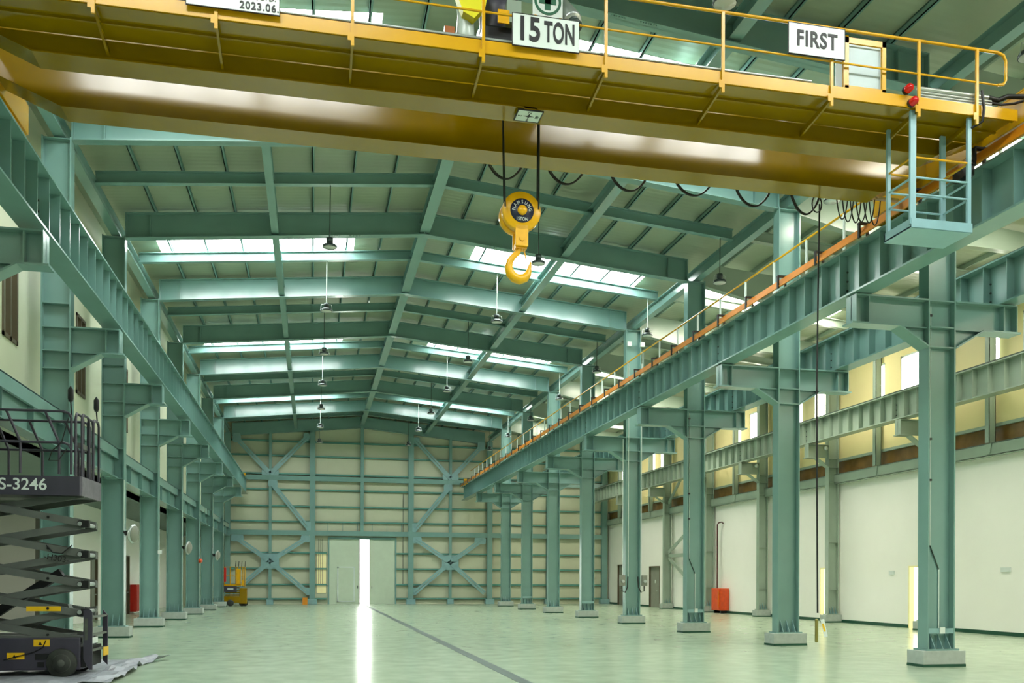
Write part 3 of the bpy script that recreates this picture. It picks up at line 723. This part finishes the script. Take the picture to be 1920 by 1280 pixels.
MB().tube([(-4.6, 11.42, 8.86), (9.6, 11.42, 8.78)], .014, 8).build('mid_rail', 'yellow', cr)
# signs
def sign(x0, x1, z0, z1, label, y=11.37, border=True):
    s = MB().box(x0, x1, y, y + .012, z0, z1).build('sign', 'plate_white', cr, label)
    fr = MB(); t = .008
    fr.box(x0 - t, x1 + t, y - .004, y + .016, z0 - t, z0).box(x0 - t, x1 + t, y - .004, y + .016, z1, z1 + t).box(x0 - t, x0, y - .004, y + .016, z0, z1).box(x1, x1 + t, y - .004, y + .016, z0, z1)
    fr.build('sign_border', 'ink', s); return s
s = sign(2.46, 3.33, 8.43, 8.83, 'white plate lettered 15 TON')
text('lettering', '15', .42, (2.665, 11.366, 8.635), RX90, 'ink', s, sx=.78, offset=.010); text('lettering', 'TON', .37, (3.075, 11.366, 8.63), RX90, 'ink', s, sx=.49, offset=.008, spacing=1.05)
s = sign(6.29, 7.13, 8.81, 9.22, 'white plate lettered FIRST')
text('lettering', 'FIRST', .30, (6.71, 11.366, 9.015), RX90, 'ink', s, sx=.78, offset=.006, spacing=1.12)
s = sign(-1.47, -.41, 8.41, 8.98, 'white plate with a company line and a date')
text('lettering', '2023.06.', .125, (-.64, 11.366, 8.475), RX90, 'ink', s, sx=.92, offset=.002, spacing=1.15); text('lettering', 'CO., LTD.', .12, (-.64, 11.366, 8.60), RX90, 'ink', s, sx=.75, offset=.0)
# compass plate below the front girder
s = MB().box(2.72, 3.06, 12.17, 12.46, 8.03, 8.04).build('direction_plate', 'plate_white', cr, 'small compass plate seen from below')
MB().box(2.80, 2.98, 12.2, 12.35, 8.04, 8.1).build('plate_mount', 'ydark', s)
fr = MB(); fr.box(2.71, 3.07, 12.16, 12.175, 8.028, 8.042).box(2.71, 3.07, 12.455, 12.47, 8.028, 8.042).box(2.71, 2.725, 12.16, 12.47, 8.028, 8.042).box(3.055, 3.07, 12.16, 12.47, 8.028, 8.042); fr.build('plate_border', 'ink', s)
DN = Matrix.Rotation(PI, 4, 'X')
text('lettering', 'N', .075, (2.89, 12.215, 8.026), DN @ Matrix.Rotation(PI, 4, 'Z'), 'ink', s, ext=.001); text('lettering', 'S', .075, (2.89, 12.415, 8.026), DN @ Matrix.Rotation(PI, 4, 'Z'), 'ink', s, ext=.001)
text('lettering', 'E', .075, (2.77, 12.315, 8.026), DN @ Matrix.Rotation(PI / 2, 4, 'Z'), 'ink', s, ext=.001); text('lettering', 'W', .075, (3.01, 12.315, 8.026), DN @ Matrix.Rotation(PI / 2, 4, 'Z'), 'ink', s, ext=.001)
st = []
for i in range(8):
    rr = .075 if i % 2 == 0 else .018; st.append((2.89 + rr * math.cos(i * PI / 4), 12.315 + rr * math.sin(i * PI / 4), 8.03))
MB().prism(st, (0, 0, -.004)).build('compass_star', 'ink', s)
# control cabinet, beacons, pipes, lugs
cb = MB().box(7.68, 8.34, 12.22, 12.5, 8.85, 9.66).build('control_cabinet', 'plate_white', cr, bevel=.01)
cb['label'] = 'pale grey control cabinet on the walkway'
MB().box(7.18, 7.26, 11.47, 11.51, 8.35, 9.22).box(7.78, 7.84, 11.47, 11.51, 8.35, 9.2).box(7.18, 7.84, 11.47, 11.5, 9.12, 9.2).box(7.2, 7.84, 11.47, 11.5, 8.47, 8.53).build('gate_frame', 'yellow', cr)
MB().box(7.27, 7.78, 11.52, 11.54, 8.36, 9.11).build('cabinet_panel', mat('pale grey panel', 'AEBFC0', .35), cr)
for x, z in ((8.12, 8.53), (8.2, 8.36)):
    b = MB().lathe([(.055, .03), (.055, -.04), (.03, -.07), (0, -.08)], (x, 11.36, z), (0, 1, 0), 16).build('warning_beacon', 'beacon', cr, 'red warning beacon')
    MB().cyl((x, 11.39, z), (x, 11.43, z), .06, 16).build('beacon_base', 'black', b)
for i, (z, r_) in enumerate(((8.62, .03), (8.57, .016), (8.53, .016), (8.49, .02))):
    MB().tube([(8.35, 11.48, z), (9.55, 11.48, z)], r_, 8).build('conduit', 'silver', cr)
MB().tube([(9.5, 11.48, 8.62), (9.66, 11.48, 8.60), (9.8, 11.46, 8.66), (10.1, 11.4, 8.66), (10.4, 11.3, 8.6)], .035, 10).build('cable', 'black', cr)
MB().tube([(9.5, 11.48, 8.55), (9.7, 11.46, 8.53), (9.9, 11.44, 8.56), (10.1, 11.4, 8.62)], .018, 8).build('cable', 'black', cr)
MB().tube([(9.33, 11.4, 8.66), (9.36, 11.39, 8.4), (9.34, 11.4, 8.22), (9.22, 11.5, 8.15)], .02, 8).build('cable', 'black', cr)
for x, y in ((1.32, 12.35), (4.5, 12.35)):
    lug = MB().prism([(x - .12, y, 8.85), (x + .1, y, 8.85), (x + .1, y, 9.0), (x + .04, y, 9.06), (x - .04, y, 9.04), (x - .12, y, 8.95)], (0, .02, 0)).build('lifting_lug', 'yellow', cr)
    MB().cyl((x + .03, y - .006, 8.97), (x + .03, y + .026, 8.97), .03, 14).build('lug_eye', 'wire_dark', lug)
MB().box(1.72, 1.86, 12.3, 12.4, 8.85, 9.12).build('rail_stop', mat('copper buffer', 'A8622C', .4), cr)
k = MB().box(9.75, 9.86, 12.2, 12.55, 7.86, 8.02).build('current_collector', 'black', cr, 'black current collector reaching to the orange conductor bars')
for y in (12.25, 12.4, 12.52): MB().tube([(9.7, y, 7.98), (9.9, y, 8.12)], .012, 6).build('collector_arm', 'black', k)
MB().tube([(9.8, 12.3, 7.86), (9.72, 12.1, 7.74), (9.6, 11.9, 7.70)], .01, 6).build('cable', 'black', k)
# service cage at the right end
cg = MB().box(8.25, 9.24, 11.48, 12.1, 6.64, 6.67).build('cage_floor', 'cage', cr, 'pale blue cage tray')
MB().box(8.25, 9.24, 11.47, 11.49, 6.65, 6.78).box(8.25, 8.27, 11.48, 12.1, 6.65, 6.78).box(9.22, 9.24, 11.48, 12.1, 6.65, 6.78).box(8.25, 9.24, 12.08, 12.1, 6.65, 6.78).build('cage_toe_board', 'cage', cg)
for x, y, t in ((8.29, 11.5, .05), (9.2, 11.5, .033), (8.29, 12.06, .03), (9.2, 12.06, .045)):
    MB().box(x - t, x + t * .8, y - .02, y + .02, 6.7, 8.3).build('cage_post', 'cage', cg)
for z, m in ((7.08, 'cage'), (7.32, 'cage'), (7.62, 'yellow')):
    for a, b in (((8.29, 11.5, z + .05), (9.2, 11.5, z + .05)), ((8.29, 11.5, z + .05), (8.29, 12.06, z + .05)), ((9.2, 11.5, z + .05), (9.2, 12.06, z + .05)), ((8.29, 12.06, z + .05), (9.2, 12.06, z + .05))):
        if z > 7.5: a = (a[0], a[1], a[2] - .02); b = (b[0], b[1], b[2] - .02)
        MB().tube([a, b], .016, 8).build('cage_rail', m, cg)

# hoist trolley
ht = empty('hoist_trolley', (2.8, 13.05, 8.91), 'black and silver hoist trolley on top of the crane girders', 'hoist')
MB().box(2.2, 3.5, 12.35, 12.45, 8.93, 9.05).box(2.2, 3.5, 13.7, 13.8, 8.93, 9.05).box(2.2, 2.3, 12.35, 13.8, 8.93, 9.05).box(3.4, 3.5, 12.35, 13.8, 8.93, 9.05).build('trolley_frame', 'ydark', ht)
for x in (2.35, 3.35):
    for y in (12.4, 13.76): MB().cyl((x, y - .04, 9.0), (x, y + .04, 9.0), .09, 18).build('wheel', 'black', ht)
MB().cyl((2.3, 13.05, 9.35), (3.3, 13.05, 9.35), .2, 24).build('rope_drum', 'wire_dark', ht)
MB().box(2.24, 2.85, 12.3, 12.75, 8.95, 9.22).build('motor_housing', 'black', ht, bevel=.03)
MB().lathe([(.16, 0), (.17, .08), (.24, .3), (.26, .6), (.0, .62)], (2.4, 12.6, 9.2), (.25, 0, 1), 20).build('gearbox', 'lift_dark', ht)
MB().lathe([(.0, 0), (.13, 0), (.145, .03), (.145, .42), (.12, .46), (0, .46)], (3.5, 12.25, 9.36), (-.2, .45, .6), 20).build('hoist_motor', 'silver', ht)
MB().lathe([(.0, 0), (.09, 0), (.09, -.12), (0, -.12)], (3.5, 12.25, 9.36), (-.2, .45, .6), 16).build('motor_cap', 'wire_dark', ht)
MB().box(2.42, 2.58, 12.14, 12.16, 9.16, 9.34).box(2.44, 2.56, 12.13, 12.14, 9.26, 9.32).build('cable_clamp', 'hook', ht)
MB().box(2.55, 2.75, 12.16, 12.3, 9.2, 9.5).build('limit_switch', 'steel_grey', ht)
g = MB().box(2.90, 3.32, 12.13, 12.145, 9.31, 9.75).build('safety_sign', 'plate_white', ht, 'white sign with a green cross in a ring')
ring = MB()
for i in range(32):
    a, b = 2 * PI * i / 32, 2 * PI * (i + 1) / 32
    q = [(3.11 + r_ * math.cos(t), 12.13, 9.53 + r_ * math.sin(t)) for r_, t in ((.155, a), (.19, a), (.19, b), (.155, b))]
    ring.prism(q, (0, -.006, 0))
ring.build('ring', 'green_ink', g); MB().box(3.07, 3.15, 12.124, 12.13, 9.41, 9.65).box(2.99, 3.23, 12.124, 12.13, 9.49, 9.57).build('cross', 'green_ink', g)
for x in (2.92, 3.27): MB().box(x, x + .04, 12.12, 12.15, 9.29, 9.32).build('corner_clip', 'hook', g)
o = MB().lathe([(.0, 0), (.1, 0), (.13, .2), (.11, .45), (.13, .6), (.0, .62)], (2.02, 12.4, 8.88), n=14).build('plastic_wrap', 'poly'); tag(o, 'translucent plastic bundle beside the hoist trolley', 'wrap')
o = MB().prism([(1.85, 12.15, 9.5), (1.95, 12.15, 9.25), (2.1, 12.15, 9.18), (2.25, 12.15, 9.35), (2.3, 12.15, 9.6), (2.0, 12.15, 9.7)], (0, .15, 0)).build('plastic_bag', 'yel_bag'); tag(o, 'crumpled yellow plastic bag on the translucent bundle', 'bag')

# hook block with ropes
hb = empty('hook_block', (2.95, 13.05, 7.0), 'yellow crane hook block with a dark round label, hanging on black ropes', 'hook')
cx, cy, cz = 2.955, 13.05, 7.0
MB().lathe([(.0, -.07), (.27, -.07), (.285, -.05), (.285, .05), (.27, .07), (0, .07)], (cx, cy, cz), (0, 1, 0), 40).build('sheave_guard', 'hook', hb)
MB().lathe([(.0, .1), (.25, .1), (.265, .12), (.265, .2), (.25, .22), (0, .22)], (cx - .03, cy, cz - .02), (0, 1, 0), 40).build('rear_guard', 'hook', hb)
MB().lathe([(.175, .0), (.175, -.006), (.0, -.006)], (cx, cy - .07, cz), (0, 1, 0), 36).build('label_disc', 'navy', hb, 'dark blue round label with white lettering')
MB().lathe([(.07, 0), (.07, -.03), (.05, -.05), (0, -.055)], (cx, cy - .075, cz), (0, 1, 0), 20).build('axle_boss', 'hook', hb)
for i, ch in enumerate('NAMSUNG'):
    a = math.radians(180 - (8 + i * 27.5)); rr = .122
    p = (cx + rr * math.cos(a), cy - .079, cz + rr * math.sin(a))
    text('lettering', ch, .075, p, RX90 @ Matrix.Rotation(a - PI / 2, 4, 'Z'), 'plate_white', hb, ext=.001, sx=.8)
text('lettering', '15TON', .07, (cx, cy - .079, cz - .125), RX90, 'plate_white', hb, ext=.001, sx=.8)
MB().box(cx - .095, cx + .095, cy - .07, cy - .03, 6.49, 6.8).build('side_plate', 'hook', hb, bevel=.006)
MB().box(cx - .095, cx + .095, cy + .12, cy + .15, 6.49, 6.85).build('side_plate', 'hook', hb)
MB().box(cx - .085, cx + .085, cy - .03, cy + .12, 6.47, 6.54).build('crosshead', 'hook', hb)
MB().cyl((cx, cy - .085, 6.6), (cx, cy + .16, 6.6), .04, 16).build('pin', 'hook', hb)
hy = cy + .03
path = [(0, 6.53), (0, 6.44), (-.02, 6.39), (-.085, 6.33), (-.135, 6.26), (-.155, 6.17), (-.13, 6.08), (-.07, 6.02), (.01, 6.0), (.09, 6.03), (.135, 6.09), (.155, 6.16), (.165, 6.22), (.175, 6.27)]
rad = [.04, .04, .042, .046, .052, .06, .068, .072, .072, .064, .05, .036, .024, .014]
MB().tube([(cx - .02 + x, hy, z + .03) for x, z in path], rad, 16).build('hook', 'hook', hb)
MB().bar((cx + .05, hy, 6.47), (cx + .09, hy, 6.32), .03, .015).build('safety_latch', 'hook', hb)
for i, (xa, ya, xb) in enumerate(((2.60, 12.9, cx - .26), (2.655, 13.1, cx - .235), (3.19, 12.9, cx + .235), (3.225, 13.1, cx + .26))):
    MB().tube([(xb, ya + .03, cz + .02), (xa + (.02 if xa < 3 else 0), ya, 9.22)], .0125, 8).build('wire_rope', 'rope', hb)

# festoon cable behind the rear girder
fc = empty('festoon_cable', (6, 14.3, 8.2), 'black festoon cable hanging in loops behind the rear crane girder', 'cable')
MB().box(1.5, 10.0, 14.26, 14.34, 8.3, 8.34).build('festoon_track', 'silver', fc)
def loop(x0, x1, z, r_=.016, y=14.3, top=8.3):
    n = 12; pts = []
    for i in range(n + 1):
        t = i / n; s_ = 1 - (2 * t - 1) ** 2
        pts.append((x0 + (x1 - x0) * t, y, top - (top - z) * (s_ ** .8)))
    MB().tube(pts, r_, 8).build('cable_loop', 'black', fc)
for x0, x1, z in ((2.68, 3.26, 8.02), (3.66, 4.28, 8.03), (4.72, 5.36, 8.02), (5.84, 6.5, 8.05), (6.92, 7.58, 7.97), (7.94, 8.5, 7.92)): loop(x0, x1, z); loop(x0 + .03, x1 + .02, z + .015, .008)
for i in range(6): loop(8.82 + i * .13, 9.04 + i * .13, 7.9 - .02 * (i % 3), .011, 14.3 + .03 * (i % 2))
pc = empty('pendant_controller', (8.5, 14.25, .7), 'long black control cable with a tagged pendant just above the floor', 'controller')
rp = [(8.40 + .09 * math.cos(t), 14.22, 8.08 + .14 * math.sin(t)) for t in [PI / 2 + i * 2 * PI / 16 for i in range(17)]]
MB().tube([(8.4, 14.25, 8.22)] + rp[1:], .012, 8).build('cable_coil', 'black', pc)
MB().tube([(8.47, 14.25, 8.1), (8.45, 14.25, 7.0), (8.43, 14.25, 5.0), (8.44, 14.25, 3.0), (8.46, 14.25, 1.1)], .015, 8).build('control_cable', 'black', pc)
MB().box(8.40, 8.45, 14.2, 14.25, .60, 1.0).build('pendant_box', mat('olive pendant box', '7A7434', .4), pc, bevel=.015)
MB().prism([(8.46, 14.16, .99), (8.53, 14.16, 1.0), (8.60, 14.16, .70), (8.53, 14.16, .69)], (0, .006, 0)).build('tag', 'plate_white', pc, 'white instruction tag')
MB().prism([(8.485, 14.155, .92), (8.52, 14.155, .925), (8.56, 14.155, .79), (8.525, 14.155, .785)], (0, .005, 0)).build('tag_print', 'sticker', pc)

# ------------------------------------------------------------ scissor lift on the left
class Local(MB):
    pass
LO = Vector((-3.76, 16.5, 0)); LA = math.radians(-3); LR = Matrix.Translation(LO) @ Matrix.Rotation(LA, 4, 'Z')
lf = empty('scissor_lift', tuple(LO), 'dark grey electric scissor lift, half raised, at the left edge', 'lift')
def LB(mb, name, m, parent=None, label=None, bevel=0): return mb.xform(LR).build(name, m, parent or lf, label, bevel)
# local frame: x along the length (0 = right end of chassis), y into the picture, z up
LEN, WID = 2.35, 1.0
ch = LB(MB().box(-LEN, -.02, 0, WID, .12, .66), 'chassis', 'lift_dark', bevel=.02)
LB(MB().box(-LEN, -.3, .05, WID - .05, .66, .7), 'chassis_top', 'lift_arm')
for x in (-.3, -2.05):
    for y in (-.07, WID - .12):
        wv = LB(MB().lathe([(.0, 0), (.14, 0), (.15, .02), (.225, .01), (.24, .03), (.24, .14), (.225, .16), (0, .16)], (x, y, .24), (0, 1, 0), 32), 'wheel', 'tyre')
        LB(MB().lathe([(.0, -.012), (.05, -.012), (.06, 0), (.15, .004), (.15, .02), (0, .02)], (x, y, .24), (0, 1, 0), 24), 'hub', 'hub', wv)
LB(MB().box(-.72, -.5, -.012, 0, .3, .4).box(-.68, -.58, -.02, -.01, .18, .26), 'access_panel', 'black', ch)
LB(MB().tube([(-.55, -.01, .62), (-.6, -.02, .5), (-.75, -.02, .42), (-1.2, -.02, .3)], .008, 6), 'hose', 'black', ch)
for x, z, w_ in ((-.62, .575, .25), (-1.02, .36, .27)):
    k = LB(MB().box(x - w_ / 2, x + w_ / 2, -.006, 0, z - .055, z + .055), 'warning_label', 'sticker', ch, 'yellow warning label')
    LB(MB().prism([(x - .05, -.008, z - .035), (x + .01, -.008, z - .035), (x - .02, -.008, z + .03)], (0, -.002, 0)), 'triangle_mark', 'ink', k)
# entry ladder frame at the right end
ld = LB(MB().prism([(.03, 0, .3), (.12, 0, .12), (.17, 0, .12), (.17, 0, 1.08), (.12, 0, 1.14), (.03, 0, 1.12)], (0, .03, 0)), 'end_guard', 'lift_dark')
LB(MB().prism([(.05, -.002, .62), (.1, -.002, .62), (.1, -.002, .98), (.05, -.002, .98)], (0, -.003, 0)), 'guard_window', 'hub', ld)
LB(MB().prism([(.08, WID - .03, .2), (.16, WID - .03, .12), (.16, WID - .03, 1.0), (.08, WID - .03, 1.1)], (0, .03, 0)), 'far_guard_post', 'lift_dark')
for z in (.42, .68, .98): LB(MB().box(.1, .15, .03, WID - .03, z, z + .035), 'ladder_step', 'lift_arm', ld)
LB(MB().box(.172, .18, .0, .3, .56, .66), 'reflector', 'plate_white', ld); LB(MB().box(.172, .18, WID - .35, WID - .03, .3, .45), 'reflector', 'sticker', ld)
LB(MB().box(-.02, .06, .05, WID - .05, .16, .5), 'tail_bracket', 'black', ld)
# scissor arms
def arm(x0, z0, x1, z1, y, par=None, m='lift_arm'):
    return LB(MB().prism([(x0 - .04, y, z0 - .06), (x1 + .04, y, z1 - .06), (x1 + .04, y, z1 + .06), (x0 - .04, y, z0 + .06)], (0, .05, 0)), 'scissor_arm', m)
zc = [.86, 1.30, 1.80, 2.30, 2.82]
xc, half, dz = -1.36, 1.32, .245
for i, z in enumerate(zc):
    for y, s in ((.06, -1), (.12, 1), (WID - .18, -1), (WID - .12, 1)):
        a = arm(xc - half, z - s * dz, xc + half, z + s * dz, y)
        if y < .1:
            for x_, z_ in ((xc, z), (xc + half, z + s * dz), (xc - half, z - s * dz), (xc + half * .62, z + s * dz * .62)):
                LB(MB().cyl((x_, y - .03, z_), (x_, y, z_), .045 if x_ in (xc, xc + half) else .02, 16), 'pivot_pin', 'black', a)
    if i < 4:
        zz = z + (zc[i + 1] - z) / 2
        LB(MB().cyl((xc + half, .02, zz), (xc + half, WID - .04, zz), .035, 14), 'cross_shaft', 'silver')
        LB(MB().box(xc + half + .02, xc + half + .14, .03, .12, zz - .06, zz + .06), 'pivot_bracket', 'black')
a = LB(MB().bar((xc - .3, WID / 2, .95), (xc + .9, WID / 2, 1.75), .14, .14), 'lift_cylinder', 'black')
LB(MB().bar((xc + .3, WID / 2, .8), (xc + 1.05, WID / 2, 1.15), .2, .12), 'cylinder_mount', 'lift_arm')
LB(MB().box(xc + .48, xc + 1.02, .055, .06, 1.1, 1.18), 'warning_label', 'sticker', None, 'yellow warning label')
t_ = text('lettering', '-H303-', .14, LR @ Vector((xc + .95, .052, 1.98)), Matrix.Rotation(LA, 4, 'Z') @ RX90 @ Matrix.Rotation(math.radians(-10), 4, 'Z'), 'ink', lf, ext=.002)
LB(MB().tube([(xc + .8, .04, 2.2), (xc + .9, 0, 2.08), (xc + 1.05, 0, 2.06), (xc + 1.2, .03, 2.2)], .012, 6), 'hose', 'black')
# platform
pf = LB(MB().box(-LEN - .1, -.02, -.05, WID + .05, 3.02, 3.08), 'platform_floor', 'black')
for y in (-.06, WID + .04): LB(MB().box(-LEN - .1, -.02, y, y + .02, 3.02, 3.34), 'side_panel', 'lift_dark', pf)
LB(MB().box(-.02, .02, -.06, WID + .06, 3.02, 3.34), 'end_panel', mat('scuffed end panel', '6A6670', .45, var=.2, scale=8), pf)
rotL = Matrix.Rotation(LA, 4, 'Z')
text('lettering', 'GS-3246', .27, LR @ Vector((-1.0, -.064, 3.19)), rotL @ RX90 @ Matrix.Shear('XY', 4, (0, 0)), 'plate_white', pf, ext=.002, offset=.003, sx=1.0)
def rail(pts, r_=.022, nm='guard_rail'): LB(MB().tube(pts, r_, 8), nm, 'lift_dark', pf)
for y in (-.03, WID + .03):
    for z in (4.42, 3.9): rail([(-LEN - .1, y, z), (-.28, y, z), (-.2, y, z - .03), (-.16, y, z - .1)])
    for x in (-.35, -.95, -1.5, -2.2): rail([(x, y, 3.38), (x, y, 3.9), (x - .22, y, 4.42)])
    rail([(-.16, y, 3.38), (-.16, y, 4.32)])
for x, y0, y1 in ((-.1, .0, .42), (-.03, .1, .5), (-.06, .55, .85), (0, .65, .98)):
    rail([(x, y0, 3.36), (x, y0, 4.32), (x, y0 + .05, 4.4), (x, y1 - .05, 4.4), (x, y1, 4.32), (x, y1, 3.36)], .022, 'folded_gate')
LB(MB().box(-.1, -.05, .1, .95, 3.84, 3.92), 'gate_latch', 'lift_arm', pf)
for x, y, zt_ in ((-.16, .0, 4.84), (.0, .9, 4.84)):
    k = LB(MB().tube([(x, y, 4.35), (x - .02, y, zt_ - .25)], .012, 6), 'antenna_rod', 'black', pf)
    LB(MB().lathe([(.03, 0), (.045, .05), (.045, .2), (.0, .27)], (x - .02, y, zt_ - .25), n=12), 'rod_grip', 'black', k)
LB(MB().tube([(-.2, -.05, 4.3), (-.3, -.07, 3.9), (-.45, -.07, 3.75), (-.5, -.06, 3.6), (-.35, -.06, 3.6), (-.22, -.05, 3.8)], .01, 6), 'control_cable', 'black', pf)
# plastic sheet under the lift
bm = bmesh.new(); gx, gy = 26, 20; rnd = random.Random(3); V = []
for i in range(gx + 1):
    for j in range(gy + 1):
        u, v = i / gx, j / gy
        x = -6.6 + 3.5 * u + .12 * math.sin(7 * v) + .25 * v * u; y = 15.1 + 4.9 * v - .9 * (1 - u) * v + .25 * math.sin(5 * u)
        z = .012 + .05 * abs(math.sin(9 * u + 4 * v + 2 * math.sin(5 * v))) * rnd.random() + (.09 * rnd.random() if u > .85 else 0)
        if u > .62 : x -= .35 * abs(math.sin(6 * v)) * (u - .62)
        V.append(bm.verts.new((x, y, z)))
for i in range(gx):
    for j in range(gy): bm.faces.new((V[i * (gy + 1) + j], V[(i + 1) * (gy + 1) + j], V[(i + 1) * (gy + 1) + j + 1], V[i * (gy + 1) + j + 1]))
me = bpy.data.meshes.new('plastic_sheet'); bm.to_mesh(me); bm.free(); me.materials.append(M['tarp'])
o = bpy.data.objects.new('plastic_sheet', me); C.objects.link(o); tag(o, 'crumpled grey plastic sheet on the floor under the dark scissor lift', 'plastic sheet')
so = o.modifiers.new('thickness', 'SOLIDIFY'); so.thickness = .004

# ------------------------------------------------------------ small yellow lift by the far wall
yl = empty('scissor_lift', (-4.6, 59, 0), 'small yellow scissor lift, lowered, at the foot of the last left columns', 'lift')
X0, Y0 = -5.25, 58.4
MB().box(X0, X0 + .95, Y0, Y0 + 1.6, .2, .62).build('chassis', 'ydark', yl, bevel=.02)
MB().box(X0, X0 + .75, Y0 - .02, Y0, .86, 1.24).build('side_panel', 'lift_dark', yl); MB().box(X0 + .2, X0 + .55, Y0 - .03, Y0 - .02, 1.02, 1.1).build('marking', 'plate_white', yl)
MB().box(X0, X0 + .95, Y0, Y0 + 1.6, 1.24, 1.34).build('platform', 'yellow', yl)
for i in range(4): MB().box(X0 + .06, X0 + .9, Y0 + .15, Y0 + .22, .64 + i * .15, .72 + i * .15).build('scissor_arm', 'ydark', yl)
for x in (X0 + .38,): MB().lathe([(0, 0), (.15, 0), (.2, .02), (.2, .1), (0, .1)], (x, Y0 - .06, .2), (0, 1, 0), 20).build('wheel', 'tyre', yl)
for x in (X0 + 1.05, X0 + 1.22): MB().cyl((x, Y0 + .1, .18), (x, Y0 + .3, .18), .18, 16).build('wheel', 'tyre', yl)
MB().box(X0 + .9, X0 + 1.35, Y0 + .02, Y0 + .5, .15, 1.1).build('ladder_box', 'ydark', yl, bevel=.03)
for x in (X0 + .02, X0 + .35, X0 + .68, X0 + .78, X0 + .95, X0 + 1.1, X0 + 1.22): MB().tube([(x, Y0 + .05, 1.2), (x, Y0 + .05, 2.4)], .028, 6).build('guard_post', 'yellow', yl)
for z in (2.4, 1.85): MB().tube([(X0, Y0 + .05, z), (X0 + 1.22, Y0 + .05, z)], .025, 6).build('guard_rail', 'yellow', yl)
MB().box(X0 + .72, X0 + .92, Y0, Y0 + .06, 1.3, 2.3).box(X0 + 1.02, X0 + 1.18, Y0, Y0 + .06, 1.25, 1.6).build('folded_gate', 'hook', yl)
MB().box(X0, X0 + .12, Y0 + .0, Y0 + .1, 1.5, 2.35).build('control_box', 'red', yl)
for x in (X0 + .66, X0 + .84, X0 + 1.02, X0 + 1.22): MB().tube([(x, Y0 + .1, 2.4), (x + .03, Y0 + .1, 2.75)], .02, 6).build('antenna_rod', 'black', yl)
o = MB().box(-.62, -.3, 62.0, 62.3, 0, .45).build('bucket', 'orange'); tag(o, 'small orange bucket at the foot of the wide left far wall column', 'bucket')
